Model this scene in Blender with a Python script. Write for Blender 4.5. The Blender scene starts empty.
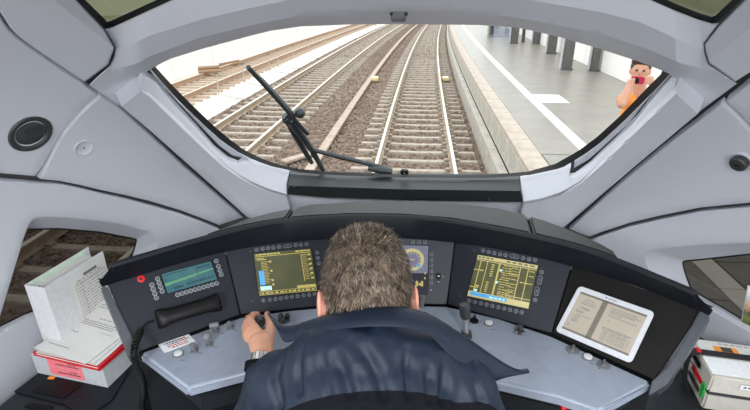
import bpy, bmesh, math, random
import numpy as np
from mathutils import Vector, Matrix
from mathutils.geometry import delaunay_2d_cdt

random.seed(4)
rng = np.random.default_rng(4)
scene = bpy.context.scene
COL = scene.collection

# ------------------------------------------------------------------ camera, sky, exposure
FPX = 480.0                        # focal length in pixels of the 750 x 410 frame
VX, VY = 423.0, -5.0               # vanishing point of the rails
CAM = np.array([0.03, 0.0, 1.65])  # cab floor is z = 0, the rails run along +y
phi = math.atan((205 - VY) / FPX)
psi = math.atan((VX - 375) / FPX * math.cos(phi))
FW = np.array([-math.sin(psi) * math.cos(phi), math.cos(psi) * math.cos(phi), -math.sin(phi)])
RT = np.array([math.cos(psi), math.sin(psi), 0.0])
UP = np.cross(RT, FW)
cd = bpy.data.cameras.new('camera')
cam = bpy.data.objects.new('camera', cd)
COL.objects.link(cam)
cam.location = CAM
cam.rotation_euler = (math.pi / 2 - phi, 0, psi)
cd.sensor_width = 36
cd.lens = 36 * FPX / 750
cd.clip_start = 0.02
cd.clip_end = 400
scene.camera = cam

world = bpy.data.worlds.new('sky')
scene.world = world
world.use_nodes = True
wn = world.node_tree
bg = wn.nodes['Background']
bg.inputs['Color'].default_value = (0.93, 0.965, 1.0, 1)
bg.inputs['Strength'].default_value = 1.6
scene.view_settings.view_transform = 'Standard'
scene.view_settings.look = 'None'
scene.view_settings.gamma = 1
scene.view_settings.use_curve_mapping = False
scene.view_settings.exposure = 0.5
LAMP = 22.0                          # watts of each added fill lamp

# ------------------------------------------------------------------ pixel -> place helpers
def ray(px, py):
    return FW + RT * (px - 375) / FPX + UP * (205 - py) / FPX
def PZ(px, py, z):
    d = ray(px, py); return CAM + d * (z - CAM[2]) / d[2]
def PP(px, py, p0, n):
    d = ray(px, py); return CAM + d * (np.dot(p0 - CAM, n) / np.dot(d, n))
def PD(px, py, depth):
    return CAM + ray(px, py) * depth
def proj(p):
    v = np.asarray(p, float) - CAM; z = v @ FW
    return 375 + FPX * (v @ RT) / z, 205 - FPX * (v @ UP) / z
def N(v):
    v = np.asarray(v, float); return v / np.linalg.norm(v)

# the cab shell: a rounded nose, its inner face
SW, SL, SH, SY0, SZ0 = 1.42, 2.67, 1.25, -0.6, 0.75
def shell_f(P):
    x = np.abs(P[:, 0]) / SW
    y = np.maximum(P[:, 1] - SY0, 0) / SL
    z = np.maximum(P[:, 2] - SZ0, 0) / SH
    return x ** 4 + (y ** 2 + z ** 2) ** 2 - 1
def shell(pts, off=0.0):
    """pixels -> points on the shell, moved inward by off (scalar or array)"""
    pts = np.asarray(pts, float)
    D = FW[None] + RT[None] * ((pts[:, :1] - 375) / FPX) + UP[None] * ((205 - pts[:, 1:2]) / FPX)
    lo = np.zeros(len(pts)); hi = np.full(len(pts), 9.0)
    for _ in range(42):
        m = (lo + hi) / 2
        ins = shell_f(CAM + D * m[:, None]) < 0
        lo = np.where(ins, m, lo); hi = np.where(ins, hi, m)
    P = CAM + D * lo[:, None]
    e = 1e-4
    G = np.stack([shell_f(P + np.eye(3)[i] * e) - shell_f(P - np.eye(3)[i] * e) for i in range(3)], 1)
    G /= np.linalg.norm(G, axis=1)[:, None] + 1e-12
    # move along the line of sight until the surface has come inward by off
    L = np.linalg.norm(D, axis=1)
    c = np.maximum(np.sum(D * G, axis=1) / L, 0.3)
    o = np.broadcast_to(np.asarray(off, float), (len(pts),))
    return P - D * (o / (c * L))[:, None], G

# ------------------------------------------------------------------ materials
MATS = {}
def mat(name, col, rough=0.5, metal=0.0, var=0.06, scale=60, bump=0.0, bscale=None, emit=0.0, spec=0.5, sheen=0.0, col2=None, detail=3):
    m = bpy.data.materials.new(name); m.use_nodes = True
    nt = m.node_tree; b = nt.nodes['Principled BSDF']
    b.inputs['Roughness'].default_value = rough
    b.inputs['Metallic'].default_value = metal
    b.inputs['Specular IOR Level'].default_value = spec
    if sheen: b.inputs['Sheen Weight'].default_value = sheen
    tc = nt.nodes.new('ShaderNodeTexCoord')
    nz = nt.nodes.new('ShaderNodeTexNoise'); nz.inputs['Scale'].default_value = scale; nz.inputs['Detail'].default_value = detail
    nt.links.new(tc.outputs['Object'], nz.inputs['Vector'])
    rp = nt.nodes.new('ShaderNodeValToRGB')
    c = np.array(col, float)
    a = c * (1 - var) if col2 is None else c
    z = c * (1 + var) if col2 is None else np.array(col2, float)
    rp.color_ramp.elements[0].position = 0.32; rp.color_ramp.elements[1].position = 0.68
    rp.color_ramp.elements[0].color = (*a, 1); rp.color_ramp.elements[1].color = (*z, 1)
    nt.links.new(nz.outputs['Fac'], rp.inputs['Fac'])
    nt.links.new(rp.outputs['Color'], b.inputs['Base Color'])
    if emit:
        nt.links.new(rp.outputs['Color'], b.inputs['Emission Color']); b.inputs['Emission Strength'].default_value = emit
    if bump:
        n2 = nt.nodes.new('ShaderNodeTexNoise'); n2.inputs['Scale'].default_value = bscale or scale; n2.inputs['Detail'].default_value = 4
        nt.links.new(tc.outputs['Object'], n2.inputs['Vector'])
        bp = nt.nodes.new('ShaderNodeBump'); bp.inputs['Strength'].default_value = bump; bp.inputs['Distance'].default_value = 0.01
        nt.links.new(n2.outputs['Fac'], bp.inputs['Height']); nt.links.new(bp.outputs['Normal'], b.inputs['Normal'])
    MATS[name] = m
    return m
def glass(name, tint, refl=0.06, rough=0.0):
    m = bpy.data.materials.new(name); m.use_nodes = True
    nt = m.node_tree; nt.nodes.clear()
    o = nt.nodes.new('ShaderNodeOutputMaterial'); t = nt.nodes.new('ShaderNodeBsdfTransparent'); g = nt.nodes.new('ShaderNodeBsdfGlossy')
    t.inputs['Color'].default_value = (*tint, 1); g.inputs['Roughness'].default_value = rough
    mx = nt.nodes.new('ShaderNodeMixShader'); mx.inputs['Fac'].default_value = refl
    nt.links.new(t.outputs[0], mx.inputs[1]); nt.links.new(g.outputs[0], mx.inputs[2]); nt.links.new(mx.outputs[0], o.inputs[0])
    MATS[name] = m; return m

mat('shell', (0.575, 0.595, 0.65), 0.5, var=0.03, scale=900, bump=0.06, bscale=700)
mat('shell_back', (0.12, 0.122, 0.13), 0.7)
mat('seal', (0.006, 0.006, 0.007), 0.45)
mat('trim_dark', (0.022, 0.028, 0.028), 0.42, bump=0.05, bscale=500)
mat('cover', (0.030, 0.030, 0.030), 0.55, spec=.3, bump=0.08, bscale=600)
mat('hood', (0.0065, 0.008, 0.012), 0.55, spec=.3, bump=0.05, bscale=700)
mat('panel_face', (0.0125, 0.0155, 0.0225), 0.55, spec=.28, var=0.08, scale=900, bump=0.05, bscale=800)
mat('panel_black', (0.005, 0.0045, 0.004), 0.65, spec=.2, var=0.3, scale=14)
mat('panel_grey', (0.038, 0.043, 0.05), 0.5, var=0.05)
mat('frame_edge', (0.04, 0.047, 0.06), 0.42)
mat('desk', (0.265, 0.30, 0.365), 0.42, var=0.05, scale=40, bump=0.04, bscale=900)
mat('body_dark', (0.008, 0.0095, 0.013), 0.5, var=0.1)
mat('grey_plastic', (0.15, 0.155, 0.162), 0.45)
mat('dark_plastic', (0.038, 0.04, 0.042), 0.45)
mat('black_plastic', (0.003, 0.003, 0.0034), 0.4, spec=.25)
mat('button_cap', (0.02, 0.023, 0.03), 0.4)
mat('button_ring', (0.27, 0.29, 0.32), 0.4)
mat('button_white', (0.62, 0.64, 0.63), 0.35)
mat('print_white', (0.75, 0.77, 0.78), 0.5)
mat('print_dark', (0.05, 0.05, 0.05), 0.6)
mat('print_grey', (0.16, 0.16, 0.155), 0.6)
mat('print_red', (0.55, 0.06, 0.05), 0.6)
mat('red_plastic', (0.62, 0.012, 0.015), 0.35)
mat('metal', (0.62, 0.62, 0.6), 0.28, metal=1.0)
mat('steel_watch', (0.5, 0.49, 0.46), 0.3, metal=1.0)
mat('scr_olive', (0.036, 0.038, 0.017), 0.25, var=0.25, scale=9, emit=1.0)
mat('scr_yellow', (0.33, 0.27, 0.07), 0.4, emit=0.5)
mat('scr_pale', (0.38, 0.33, 0.14), 0.4, emit=0.4)
mat('scr_blue', (0.04, 0.22, 0.46), 0.4, emit=0.6)
mat('scr_cyan', (0.33, 0.56, 0.54), 0.4, emit=0.5)
mat('scr_violet', (0.11, 0.11, 0.16), 0.3, emit=0.5)
mat('scr_dark', (0.012, 0.012, 0.02), 0.25, emit=0.5)
mat('scr_lcd', (0.012, 0.06, 0.085), 0.3, emit=0.45, col2=(0.03, 0.10, 0.105), scale=20)
mat('scr_lcd_green', (0.07, 0.19, 0.09), 0.3, emit=0.5)
mat('scr_lcd_dark', (0.004, 0.035, 0.05), 0.3)
mat('scr_page', (0.33, 0.295, 0.24), 0.4, var=0.04, scale=12, emit=0.2, spec=.3)
mat('scr_divider', (0.13, 0.115, 0.092), 0.4, emit=0.15)
mat('tablet_white', (0.56, 0.57, 0.61), 0.3)
mat('paper', (0.64, 0.63, 0.605), 0.7, var=0.02, scale=30)
mat('binder_white', (0.62, 0.62, 0.63), 0.4)
mat('binder_inside', (0.58, 0.70, 0.58), 0.6)
mat('card_grey', (0.47, 0.49, 0.51), 0.6)
mat('pink', (0.86, 0.20, 0.23), 0.6, var=0.04)
mat('red_folder', (0.55, 0.012, 0.02), 0.4)
mat('orange', (0.85, 0.30, 0.04), 0.5)
mat('case_grey', (0.50, 0.475, 0.42), 0.5, var=0.04, bump=0.06, bscale=500)
mat('strap', (0.012, 0.012, 0.014), 0.7, bump=0.2, bscale=900)
mat('green_sticker', (0.03, 0.62, 0.08), 0.5)
mat('skin', (0.58, 0.29, 0.19), 0.5, var=0.08, scale=50, bump=0.05, bscale=400)
mat('skin_ear', (0.76, 0.34, 0.25), 0.5, var=0.06, scale=50)
mat('hair', (0.022, 0.014, 0.009), 0.65, scale=60, col2=(0.16, 0.112, 0.075), detail=5)
mat('hair_light', (0.09, 0.062, 0.04), 0.6, scale=60, col2=(0.34, 0.275, 0.21), detail=5)
mat('hair_dark', (0.03, 0.018, 0.012), 0.6, scale=60, col2=(0.075, 0.04, 0.025))
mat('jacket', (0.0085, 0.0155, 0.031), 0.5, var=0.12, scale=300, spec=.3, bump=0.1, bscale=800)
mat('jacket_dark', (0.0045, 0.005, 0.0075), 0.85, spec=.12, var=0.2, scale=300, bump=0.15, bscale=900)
mat('trousers', (0.015, 0.016, 0.022), 0.8)
mat('orange_shirt', (0.86, 0.33, 0.05), 0.7, var=0.05)
mat('camera_red', (0.50, 0.015, 0.07), 0.3)
mat('ballast', (0.13, 0.092, 0.07), 0.9, scale=9, col2=(0.28, 0.195, 0.145), bump=0.7, bscale=22, detail=6)
mat('stone', (0.13, 0.09, 0.068), 0.9, scale=9, col2=(0.37, 0.285, 0.225), detail=4)
mat('pale_ground', (0.62, 0.55, 0.47), 0.9, scale=3, col2=(0.80, 0.76, 0.70), bump=0.4, bscale=20, detail=6)
mat('sleeper', (0.34, 0.29, 0.24), 0.85, scale=8, col2=(0.49, 0.43, 0.36), bump=0.1, bscale=60)
mat('rail_rust', (0.30, 0.225, 0.155), 0.7, scale=12, col2=(0.42, 0.33, 0.24))
mat('rail_top', (0.66, 0.62, 0.53), 0.35, metal=0.6, var=0.04)
mat('rust_pale', (0.36, 0.235, 0.15), 0.8, var=0.1)
mat('trough', (0.38, 0.30, 0.24), 0.85, scale=6, col2=(0.48, 0.39, 0.32))
mat('platform_grey', (0.235, 0.215, 0.185), 0.36, scale=2.5, spec=.35, col2=(0.29, 0.265, 0.23), detail=6)
mat('paving', (0.24, 0.23, 0.205), 0.6, scale=5, col2=(0.31, 0.295, 0.26), detail=6)
mat('joint', (0.10, 0.095, 0.085), 0.9)
mat('coping', (0.40, 0.335, 0.275), 0.75, scale=5, col2=(0.52, 0.45, 0.38), detail=5)
mat('coping_side', (0.38, 0.35, 0.30), 0.8, scale=6, col2=(0.52, 0.49, 0.43), detail=5)
mat('tactile', (0.80, 0.76, 0.70), 0.6, scale=10, col2=(0.88, 0.85, 0.79))
mat('pillar', (0.105, 0.10, 0.095), 0.5, var=0.15, scale=8)
mat('white_wall', (0.86, 0.84, 0.80), 0.7, var=0.03, scale=1.5)
mat('log_brown', (0.34, 0.215, 0.13), 0.8, var=0.2)
mat('timber', (0.46, 0.35, 0.26), 0.8, var=0.15)
mat('yellow', (0.80, 0.62, 0.32), 0.5)
mat('post', (0.45, 0.40, 0.33), 0.6)
mat('fill_lamp_white', (0.95, 0.95, 0.92), 0.5, emit=2.0)  # glowing face of the added fill lamps
mat('rubber', (0.012, 0.016, 0.018), 0.5)
mat('wiper_metal', (0.03, 0.036, 0.04), 0.38)
glass('windscreen_glass', (0.97, 0.985, 0.97), 0.03)
glass('tinted_glass', (0.12, 0.115, 0.105), 0.05)
glass('upper_glass', (0.11, 0.115, 0.07), 0.06)
glass('lens_glass', (0.8, 0.85, 0.95), 0.25)

# ------------------------------------------------------------------ object helpers
def tag(o, label=None, cat=None, group=None, kind=None):
    if label: o['label'] = label
    if cat: o['category'] = cat
    if group: o['group'] = group
    if kind: o['kind'] = kind
    return o
def empty(name, loc=(0, 0, 0), rz=0.0, **k):
    o = bpy.data.objects.new(name, None); COL.objects.link(o)
    o.location = loc; o.rotation_euler = (0, 0, rz); o.empty_display_size = 0.1
    return tag(o, **k)
def link(name, me, parent=None, **k):
    o = bpy.data.objects.new(name, me); COL.objects.link(o)
    if parent is not None:
        o.parent = parent
        o.matrix_parent_inverse = world_m(parent).inverted()
    return tag(o, **k)
def world_m(o):
    m = o.matrix_basis.copy()
    if o.parent is not None: m = world_m(o.parent) @ o.matrix_parent_inverse @ m
    return m
def basis(z, x=None):
    z = N(z)
    if x is None: x = np.array([1, 0, 0]) if abs(z[0]) < 0.9 else np.array([0, 1, 0])
    y = N(np.cross(z, x)); x = np.cross(y, z)
    return x, y, z

class MB:
    def __init__(s): s.v = []; s.f = []; s.m = []
    def add(s, vs, fs, mi=0):
        n = len(s.v); s.v += [tuple(map(float, v)) for v in vs]
        s.f += [tuple(i + n for i in f) for f in fs]; s.m += [mi] * len(fs); return s
    def hexa(s, b, t, mi=0):
        """4 bottom + 4 top corners, same order"""
        return s.add(list(b) + list(t), [(3, 2, 1, 0), (4, 5, 6, 7), (0, 1, 5, 4), (1, 2, 6, 5), (2, 3, 7, 6), (3, 0, 4, 7)], mi)
    def box(s, c, size, R=None, mi=0):
        c = np.asarray(c, float); hx, hy, hz = np.asarray(size, float) / 2
        R = np.eye(3) if R is None else np.asarray(R)
        q = [(-hx, -hy), (hx, -hy), (hx, hy), (-hx, hy)]
        return s.hexa([c + R @ np.array([x, y, -hz]) for x, y in q], [c + R @ np.array([x, y, hz]) for x, y in q], mi)
    def prism(s, poly, d, mi=0):
        """extrude a 3D polygon along vector d"""
        n = len(poly); p = [np.asarray(q, float) for q in poly]; d = np.asarray(d, float)
        fs = [tuple(range(n)), tuple(range(2 * n - 1, n - 1, -1))] + [(i, i + n, (i + 1) % n + n, (i + 1) % n) for i in range(n)]
        return s.add(p + [q + d for q in p], fs, mi)
    def tube(s, path, r, n=8, mi=0, caps=True, flat=1.0, upv=None):
        P = [np.asarray(p, float) for p in path]; k = len(P)
        rr = [r] * k if np.isscalar(r) else list(r)
        vs = []; prev = None
        for i in range(k):
            t = N(P[min(i + 1, k - 1)] - P[max(i - 1, 0)])
            if prev is None:
                x, y, _ = basis(t, upv)
            else:
                x = prev - t * np.dot(prev, t); x = N(x); y = np.cross(t, x)
            prev = x
            for j in range(n):
                a = 2 * math.pi * j / n
                vs.append(P[i] + rr[i] * (x * math.cos(a) + flat * y * math.sin(a)))
        fs = [(i * n + j, i * n + (j + 1) % n, (i + 1) * n + (j + 1) % n, (i + 1) * n + j) for i in range(k - 1) for j in range(n)]
        if caps: fs += [tuple(range(n - 1, -1, -1)), tuple(range((k - 1) * n, k * n))]
        return s.add(vs, fs, mi)
    def lathe(s, base, axis, prof, n=16, mi=0, xdir=None, sx=1.0):
        """prof: (radius, height) along axis"""
        x, y, z = basis(axis, xdir); base = np.asarray(base, float); vs = []
        for r, h in prof:
            for j in range(n):
                a = 2 * math.pi * j / n; vs.append(base + z * h + r * (sx * x * math.cos(a) + y * math.sin(a)))
        k = len(prof)
        fs = [(i * n + j, i * n + (j + 1) % n, (i + 1) * n + (j + 1) % n, (i + 1) * n + j) for i in range(k - 1) for j in range(n)]
        fs += [tuple(range(n - 1, -1, -1)), tuple(range((k - 1) * n, k * n))]
        return s.add(vs, fs, mi)
    def ball(s, c, r, n=14, m=9, R=None, mi=0):
        c = np.asarray(c, float); r = np.broadcast_to(np.asarray(r, float), (3,)); R = np.eye(3) if R is None else R
        vs = [c + R @ np.array([0, 0, -r[2]])]
        for i in range(1, m):
            t = math.pi * i / m - math.pi / 2
            vs += [c + R @ np.array([r[0] * math.cos(t) * math.cos(2 * math.pi * j / n), r[1] * math.cos(t) * math.sin(2 * math.pi * j / n), r[2] * math.sin(t)]) for j in range(n)]
        vs.append(c + R @ np.array([0, 0, r[2]])); T = len(vs) - 1
        fs = [(0, 1 + (j + 1) % n, 1 + j) for j in range(n)] + [(T, T - n + j, T - n + (j + 1) % n) for j in range(n)]
        fs += [(1 + i * n + j, 1 + i * n + (j + 1) % n, 1 + (i + 1) * n + (j + 1) % n, 1 + (i + 1) * n + j) for i in range(m - 2) for j in range(n)]
        return s.add(vs, fs, mi)
    def mesh(s, name, mats, smooth=False, angle=None):
        me = bpy.data.meshes.new(name); me.from_pydata(s.v, [], s.f)
        for m in ([mats] if isinstance(mats, str) else mats): me.materials.append(MATS[m])
        me.polygons.foreach_set('material_index', s.m)
        bm = bmesh.new(); bm.from_mesh(me); bmesh.ops.recalc_face_normals(bm, faces=bm.faces); bm.to_mesh(me); bm.free()
        if smooth or angle:
            me.polygons.foreach_set('use_smooth', [True] * len(me.polygons))
            if angle: me.set_sharp_from_angle(angle=math.radians(angle))
        me.update(); return me
    def build(s, name, mats, parent=None, smooth=False, angle=None, bevel=0, seg=2, **k):
        me = s.mesh(name, mats, smooth, angle)
        if bevel:
            bm = bmesh.new(); bm.from_mesh(me)
            bmesh.ops.remove_doubles(bm, verts=bm.verts, dist=1e-6)
            bmesh.ops.bevel(bm, geom=[e for e in bm.edges if e.is_manifold and e.calc_face_angle(0) > 0.5], offset=bevel, segments=seg, affect='EDGES', clamp_overlap=True)
            bm.to_mesh(me); bm.free()
            me.polygons.foreach_set('use_smooth', [True] * len(me.polygons)); me.set_sharp_from_angle(angle=math.radians(angle or 35))
        return link(name, me, parent, **k)

def blob(name, mb, mats, voxel, smooth=4, parent=None, factor=0.5, **k):
    """fuse the overlapping shapes of mb into one continuous surface"""
    me = mb.mesh(name + '_src', mats)
    o = bpy.data.objects.new(name + '_src', me); COL.objects.link(o)
    r = o.modifiers.new('r', 'REMESH'); r.mode = 'VOXEL'; r.voxel_size = voxel
    if smooth:
        sm = o.modifiers.new('s', 'SMOOTH'); sm.iterations = smooth; sm.factor = factor
    dg = bpy.context.evaluated_depsgraph_get()
    res = bpy.data.meshes.new_from_object(o.evaluated_get(dg))
    bpy.data.objects.remove(o); res.name = name
    res.polygons.foreach_set('use_smooth', [True] * len(res.polygons))
    if len(res.materials) == 0: res.materials.append(MATS[mats if isinstance(mats, str) else mats[0]])
    return link(name, res, parent, **k)

# -------- panels of the cab lining, laid on the shell
def resample(poly, step, closed=True):
    out = []; n = len(poly)
    for i in range(n if closed else n - 1):
        a = np.array(poly[i], float); b = np.array(poly[(i + 1) % n], float)
        k = max(1, int(math.ceil(np.linalg.norm(b - a) / step)))
        out += [a + (b - a) * j / k for j in range(k)]
    if not closed: out.append(np.array(poly[-1], float))
    return np.array(out)
def smooth_curve(pts, it=2):
    """Chaikin, ends kept"""
    P = [np.array(p, float) for p in pts]
    for _ in range(it):
        Q = [P[0]]
        for a, b in zip(P[:-1], P[1:]): Q += [a * .75 + b * .25, a * .25 + b * .75]
        Q.append(P[-1]); P = Q
    return P
def area(p): return 0.5 * np.sum(p[:, 0] * np.roll(p[:, 1], -1) - np.roll(p[:, 0], -1) * p[:, 1])
def inside(pts, poly):
    x, y = pts[:, 0], pts[:, 1]; r = np.zeros(len(pts), bool); j = len(poly) - 1
    for i in range(len(poly)):
        xi, yi = poly[i]; xj, yj = poly[j]
        if yi != yj: r ^= ((yi > y) != (yj > y)) & (x < (xj - xi) * (y - yi) / (yj - yi) + xi)
        j = i
    return r
def inset(p, d):
    a = np.roll(p, 1, 0); b = np.roll(p, -1, 0)
    t1 = p - a; t2 = b - p
    t1 = t1 / (np.linalg.norm(t1, axis=1)[:, None] + 1e-9); t2 = t2 / (np.linalg.norm(t2, axis=1)[:, None] + 1e-9)
    t = t1 + t2; t /= np.linalg.norm(t, axis=1)[:, None] + 1e-9
    n = np.stack([-t[:, 1], t[:, 0]], 1)
    if area(p) < 0: n = -n
    return p + n * d
def panel(name, outline, mname, parent=None, off=0.0, rim=0.025, holes=(), step=7, edge=1.6, drop=0.005, lines=(), sharp=38, rimray=False, **k):
    fo = off if callable(off) else (lambda P: np.full(len(P), float(off)))
    loops = [resample(outline, step)] + [resample(h, step) for h in holes]
    V = []; E = []; drp = []; bl = []
    for li, L in enumerate(loops):
        n0 = len(V); V += list(L); drp += [drop] * len(L)
        E += [(n0 + i, n0 + (i + 1) % len(L)) for i in range(len(L))]; bl.append(L)
        if edge:
            I = inset(L, edge if li == 0 else -edge); V += list(I); drp += [0.0] * len(I)
    for ln in lines:
        L = resample(ln, step, closed=False); L = L[inside(L, loops[0])]
        if len(L) > 1:
            d = np.min(np.linalg.norm(L[:, None] - np.array(V)[None], axis=2), axis=1); L = L[d > 1.0]
            n0 = len(V); V += list(L); drp += [0.0] * len(L); E += [(n0 + i, n0 + i + 1) for i in range(len(L) - 1) if np.linalg.norm(L[i + 1] - L[i]) < step * 2.5]
    allb = np.array(V)
    x0, y0 = loops[0].min(0); x1, y1 = loops[0].max(0)
    gx, gy = np.meshgrid(np.arange(x0 + step * .37, x1, step), np.arange(y0 + step * .41, y1, step))
    G = np.stack([gx.ravel(), gy.ravel()], 1)
    ok = inside(G, loops[0])
    for h in loops[1:]: ok &= ~inside(G, h)
    G = G[ok]
    if len(G):
        d = np.min(np.linalg.norm(G[:, None] - allb[None], axis=2), axis=1); G = G[d > step * .45]
        V += list(G); drp += [0.0] * len(G)
    res = delaunay_2d_cdt([Vector(v) for v in V], E, [], 0, 1e-6)
    P2 = np.array([tuple(v) for v in res[0]]); orig = res[3]
    T = np.array([tuple(f) for f in res[2]])
    c = P2[T].mean(1); keep = inside(c, loops[0])
    for h in loops[1:]: keep &= ~inside(c, h)
    T = T[keep]
    dr = np.array([drp[o[0]] if o else 0.0 for o in orig])
    P3, nrm = shell(P2, fo(P2) - dr)
    verts = list(P3); faces = [tuple(t) for t in T]
    cnt = {}
    for t in faces:
        for a, b in ((t[0], t[1]), (t[1], t[2]), (t[2], t[0])):
            kk = (min(a, b), max(a, b)); cnt[kk] = cnt.get(kk, []) + [(a, b)]
    if rim:
        mp = {}
        for kk, l in cnt.items():
            if len(l) == 1:
                a, b = l[0]
                for q in (a, b):
                    if q not in mp: mp[q] = len(verts); verts.append(P3[q] + (N(P3[q] - CAM) if rimray else nrm[q]) * rim)
                faces.append((b, a, mp[a], mp[b]))
    me = bpy.data.meshes.new(name); me.from_pydata([tuple(map(float, v)) for v in verts], [], [tuple(int(i) for i in f) for f in faces])
    me.materials.append(MATS[mname])
    bm = bmesh.new(); bm.from_mesh(me); bmesh.ops.recalc_face_normals(bm, faces=bm.faces); bm.to_mesh(me); bm.free()
    me.polygons.foreach_set('use_smooth', [True] * len(me.polygons)); me.set_sharp_from_angle(angle=math.radians(sharp)); me.update()
    return link(name, me, parent, **k)
def ring_strip(name, A, B, mname, parent=None, offA=0.0, offB=0.0, step=6, n=160, **k):
    """closed band between two pixel loops with the same winding, each at its own depth"""
    def rs(L):
        L = resample(L, 2.0); d = np.concatenate([[0], np.cumsum(np.linalg.norm(np.roll(L, -1, 0) - L, axis=1))])
        L2 = np.vstack([L, L[:1]]); t = np.linspace(0, d[-1], n, endpoint=False)
        return np.stack([np.interp(t, d, L2[:, i]) for i in (0, 1)], 1)
    if len(A) == len(B) and isinstance(B, np.ndarray): a, b = np.asarray(A), B; n = len(a)
    else:
        a, b = rs(A), rs(B)
        i0 = np.argmin(np.linalg.norm(b - a[0], axis=1)); b = np.roll(b, -i0, 0)
    pa, _ = shell(a, offA); pb, _ = shell(b, offB); pm, _ = shell((a + b) / 2, (offA + offB) / 2)
    mb = MB(); vs = list(pa) + list(pm) + list(pb)
    fs = []
    for i in range(n):
        j = (i + 1) % n; fs += [(i, j, n + j, n + i), (n + i, n + j, 2 * n + j, 2 * n + i)]
    mb.add(vs, fs)
    return mb.build(name, mname, parent, smooth=True, **k)
def pl(xs, ys):
    xs = np.array(xs, float); ys = np.array(ys, float)
    return lambda x: np.interp(x, xs, ys)

# ================================================================== THE CAB SHELL
# windscreen outlines (pixels of the photograph)
W_OUT_L = [(150, 68), (163, 83), (180, 102), (205, 126), (222, 141), (238, 152), (255, 160.5), (272, 166.5), (300, 172.5), (330, 175), (400, 177.5), (450, 178), (490, 178), (530, 175), (562, 168), (585, 154), (600, 143), (625, 120), (650, 95), (671, 73)]
W_IN_L = [(155.5, 67), (171, 84), (190, 103), (214, 126), (228, 138), (242, 148.5), (258, 157), (275, 163.5), (302, 169.5), (330, 172), (400, 174.7), (450, 175.3), (490, 175), (528, 171.5), (555, 164), (578, 151), (597, 137), (620, 116), (645, 90), (664, 71)]
W_TOP = [(671, 72), (640, 59.5), (600, 46), (560, 34.5), (520, 26), (480, 22), (450, 21.5), (400, 21), (350, 21.5), (300, 23), (270, 27), (250, 32), (200, 46), (170, 57), (150, 67)]
def up(L, d): return [(x, y - d) for x, y in L]
W_OUT = W_OUT_L + up(W_TOP, 9)
W_IN = W_IN_L + [(660, 64)] + up(W_TOP[1:-1], 5) + [(160, 62)]
UPW_OUT = [(72, -4), (105, 28.5), (113, 27), (126, 21), (150, 10), (172, 0), (230, -18), (320, -30), (410, -34), (520, -28), (600, -15), (651, 0), (675, 10.5), (698, 19.5), (712, 23.5), (719, 21), (745, -3), (790, -50), (700, -75), (410, -95), (120, -80), (30, -45)]
UPW_IN = [(88, -4), (111, 20.5), (124, 14), (150, 3), (165, -4), (230, -24), (320, -37), (410, -41), (520, -35), (600, -22), (663, -2), (683, 8), (708, 18.5), (715, 17), (735, -2), (775, -46), (690, -68), (410, -86), (125, -72), (50, -42)]
LW_HOLE = smooth_curve([(23, 240), (28, 226), (33, 219), (40, 217), (55, 217)], 2) + [(70, 218), (100, 221), (120, 224), (150, 232), (157, 243), (150, 262), (120, 285), (60, 306), (30, 316), (0, 331), (-12, 336), (-8, 328), (0, 317)]
LW_GLASS = [(24, 236), (27, 230), (60, 229.5), (100, 233), (136, 240), (129, 262), (110, 280), (60, 300), (30, 311), (0, 325), (-9, 331), (-6, 326), (1, 316)]
RW_HOLE = [(900, 243), (830, 240), (750, 243)] + smooth_curve([(700, 245), (680, 247), (660, 249.5), (648, 253), (646, 260), (652, 272)], 2) + [(668, 284), (690, 296), (735, 322), (760, 336), (830, 378), (900, 420)]
RW_GLASS = [(900, 250), (830, 250), (750, 255), (700, 260.5), (683, 262), (687, 276), (692, 289), (737, 315), (760, 328), (830, 370), (900, 412)]

wall_left = empty('wall_left', (-1.3, 0.9, 0.0), kind='structure')
wall_right = empty('wall_right', (1.3, 0.9, 0.0), kind='structure')
wall_front = empty('wall_front', (0.0, 2.0, 0.0), kind='structure')
ceiling = empty('ceiling', (0.0, 0.9, 1.9), kind='structure')
panel('backing', [(-170, -190), (920, -190), (920, 560), (-170, 560)], 'shell_back', wall_front, off=-0.05, rim=0.0, holes=[inset(resample(W_OUT, 5), 2.5), inset(resample(UPW_OUT, 6), 2), LW_HOLE, RW_HOLE], step=14, edge=0, drop=0)

# rest of the cab behind the frame: roof and side walls back to the open lounge
def tube_shell():
    ys = np.linspace(-1.15, 0.62, 14); th = np.linspace(0, math.pi, 41); vs = []
    for y in ys:
        yy = max(y - SY0, 0) / SL
        for a in th:
            lo, hi = 0.0, 4.0; dx, dz = math.cos(a), math.sin(a)
            for _ in range(34):
                m_ = (lo + hi) / 2
                if shell_f(np.array([[dx * m_, y, SZ0 + dz * m_]]))[0] < 0: lo = m_
                else: hi = m_
            vs.append((dx * (lo + .03), y, SZ0 + dz * (lo + .03)))
    n = 41
    q4 = [(i * n + j, i * n + j + 1, (i + 1) * n + j + 1, (i + 1) * n + j) for i in range(13) for j in range(40)]
    def win(f):
        c = np.mean([vs[a] for a in f], axis=0); return -1.0 < c[1] < 0.30 and 0.80 < c[2] < 1.62
    fs = [f for f in q4 if not win(f)]; gl = [f for f in q4 if win(f)]
    for sgn, j in ((1, 0), (-1, 40)):
        k0 = len(vs)
        for i in range(14): vs.append((vs[i * n + j][0], ys[i], -.02))
        fs += [(i * n + j, (i + 1) * n + j, k0 + i + 1, k0 + i) for i in range(13)]
    return MB().add(vs, fs), [MB().add(vs, [f for f in gl if vs[f[0]][0] * s_ > 0]) for s_ in (-1, 1)]
lining, panes = tube_shell()
lining.build('roof_lining', 'shell', ceiling, smooth=True, angle=40)
for w_, pn in zip(('window_5', 'window_6'), panes):
    o = pn.build(w_, 'windscreen_glass', None, smooth=True, kind='structure')
    bm = bmesh.new(); bm.from_mesh(o.data); bmesh.ops.delete(bm, geom=[v for v in bm.verts if not v.link_faces], context='VERTS'); bm.to_mesh(o.data); bm.free()

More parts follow.
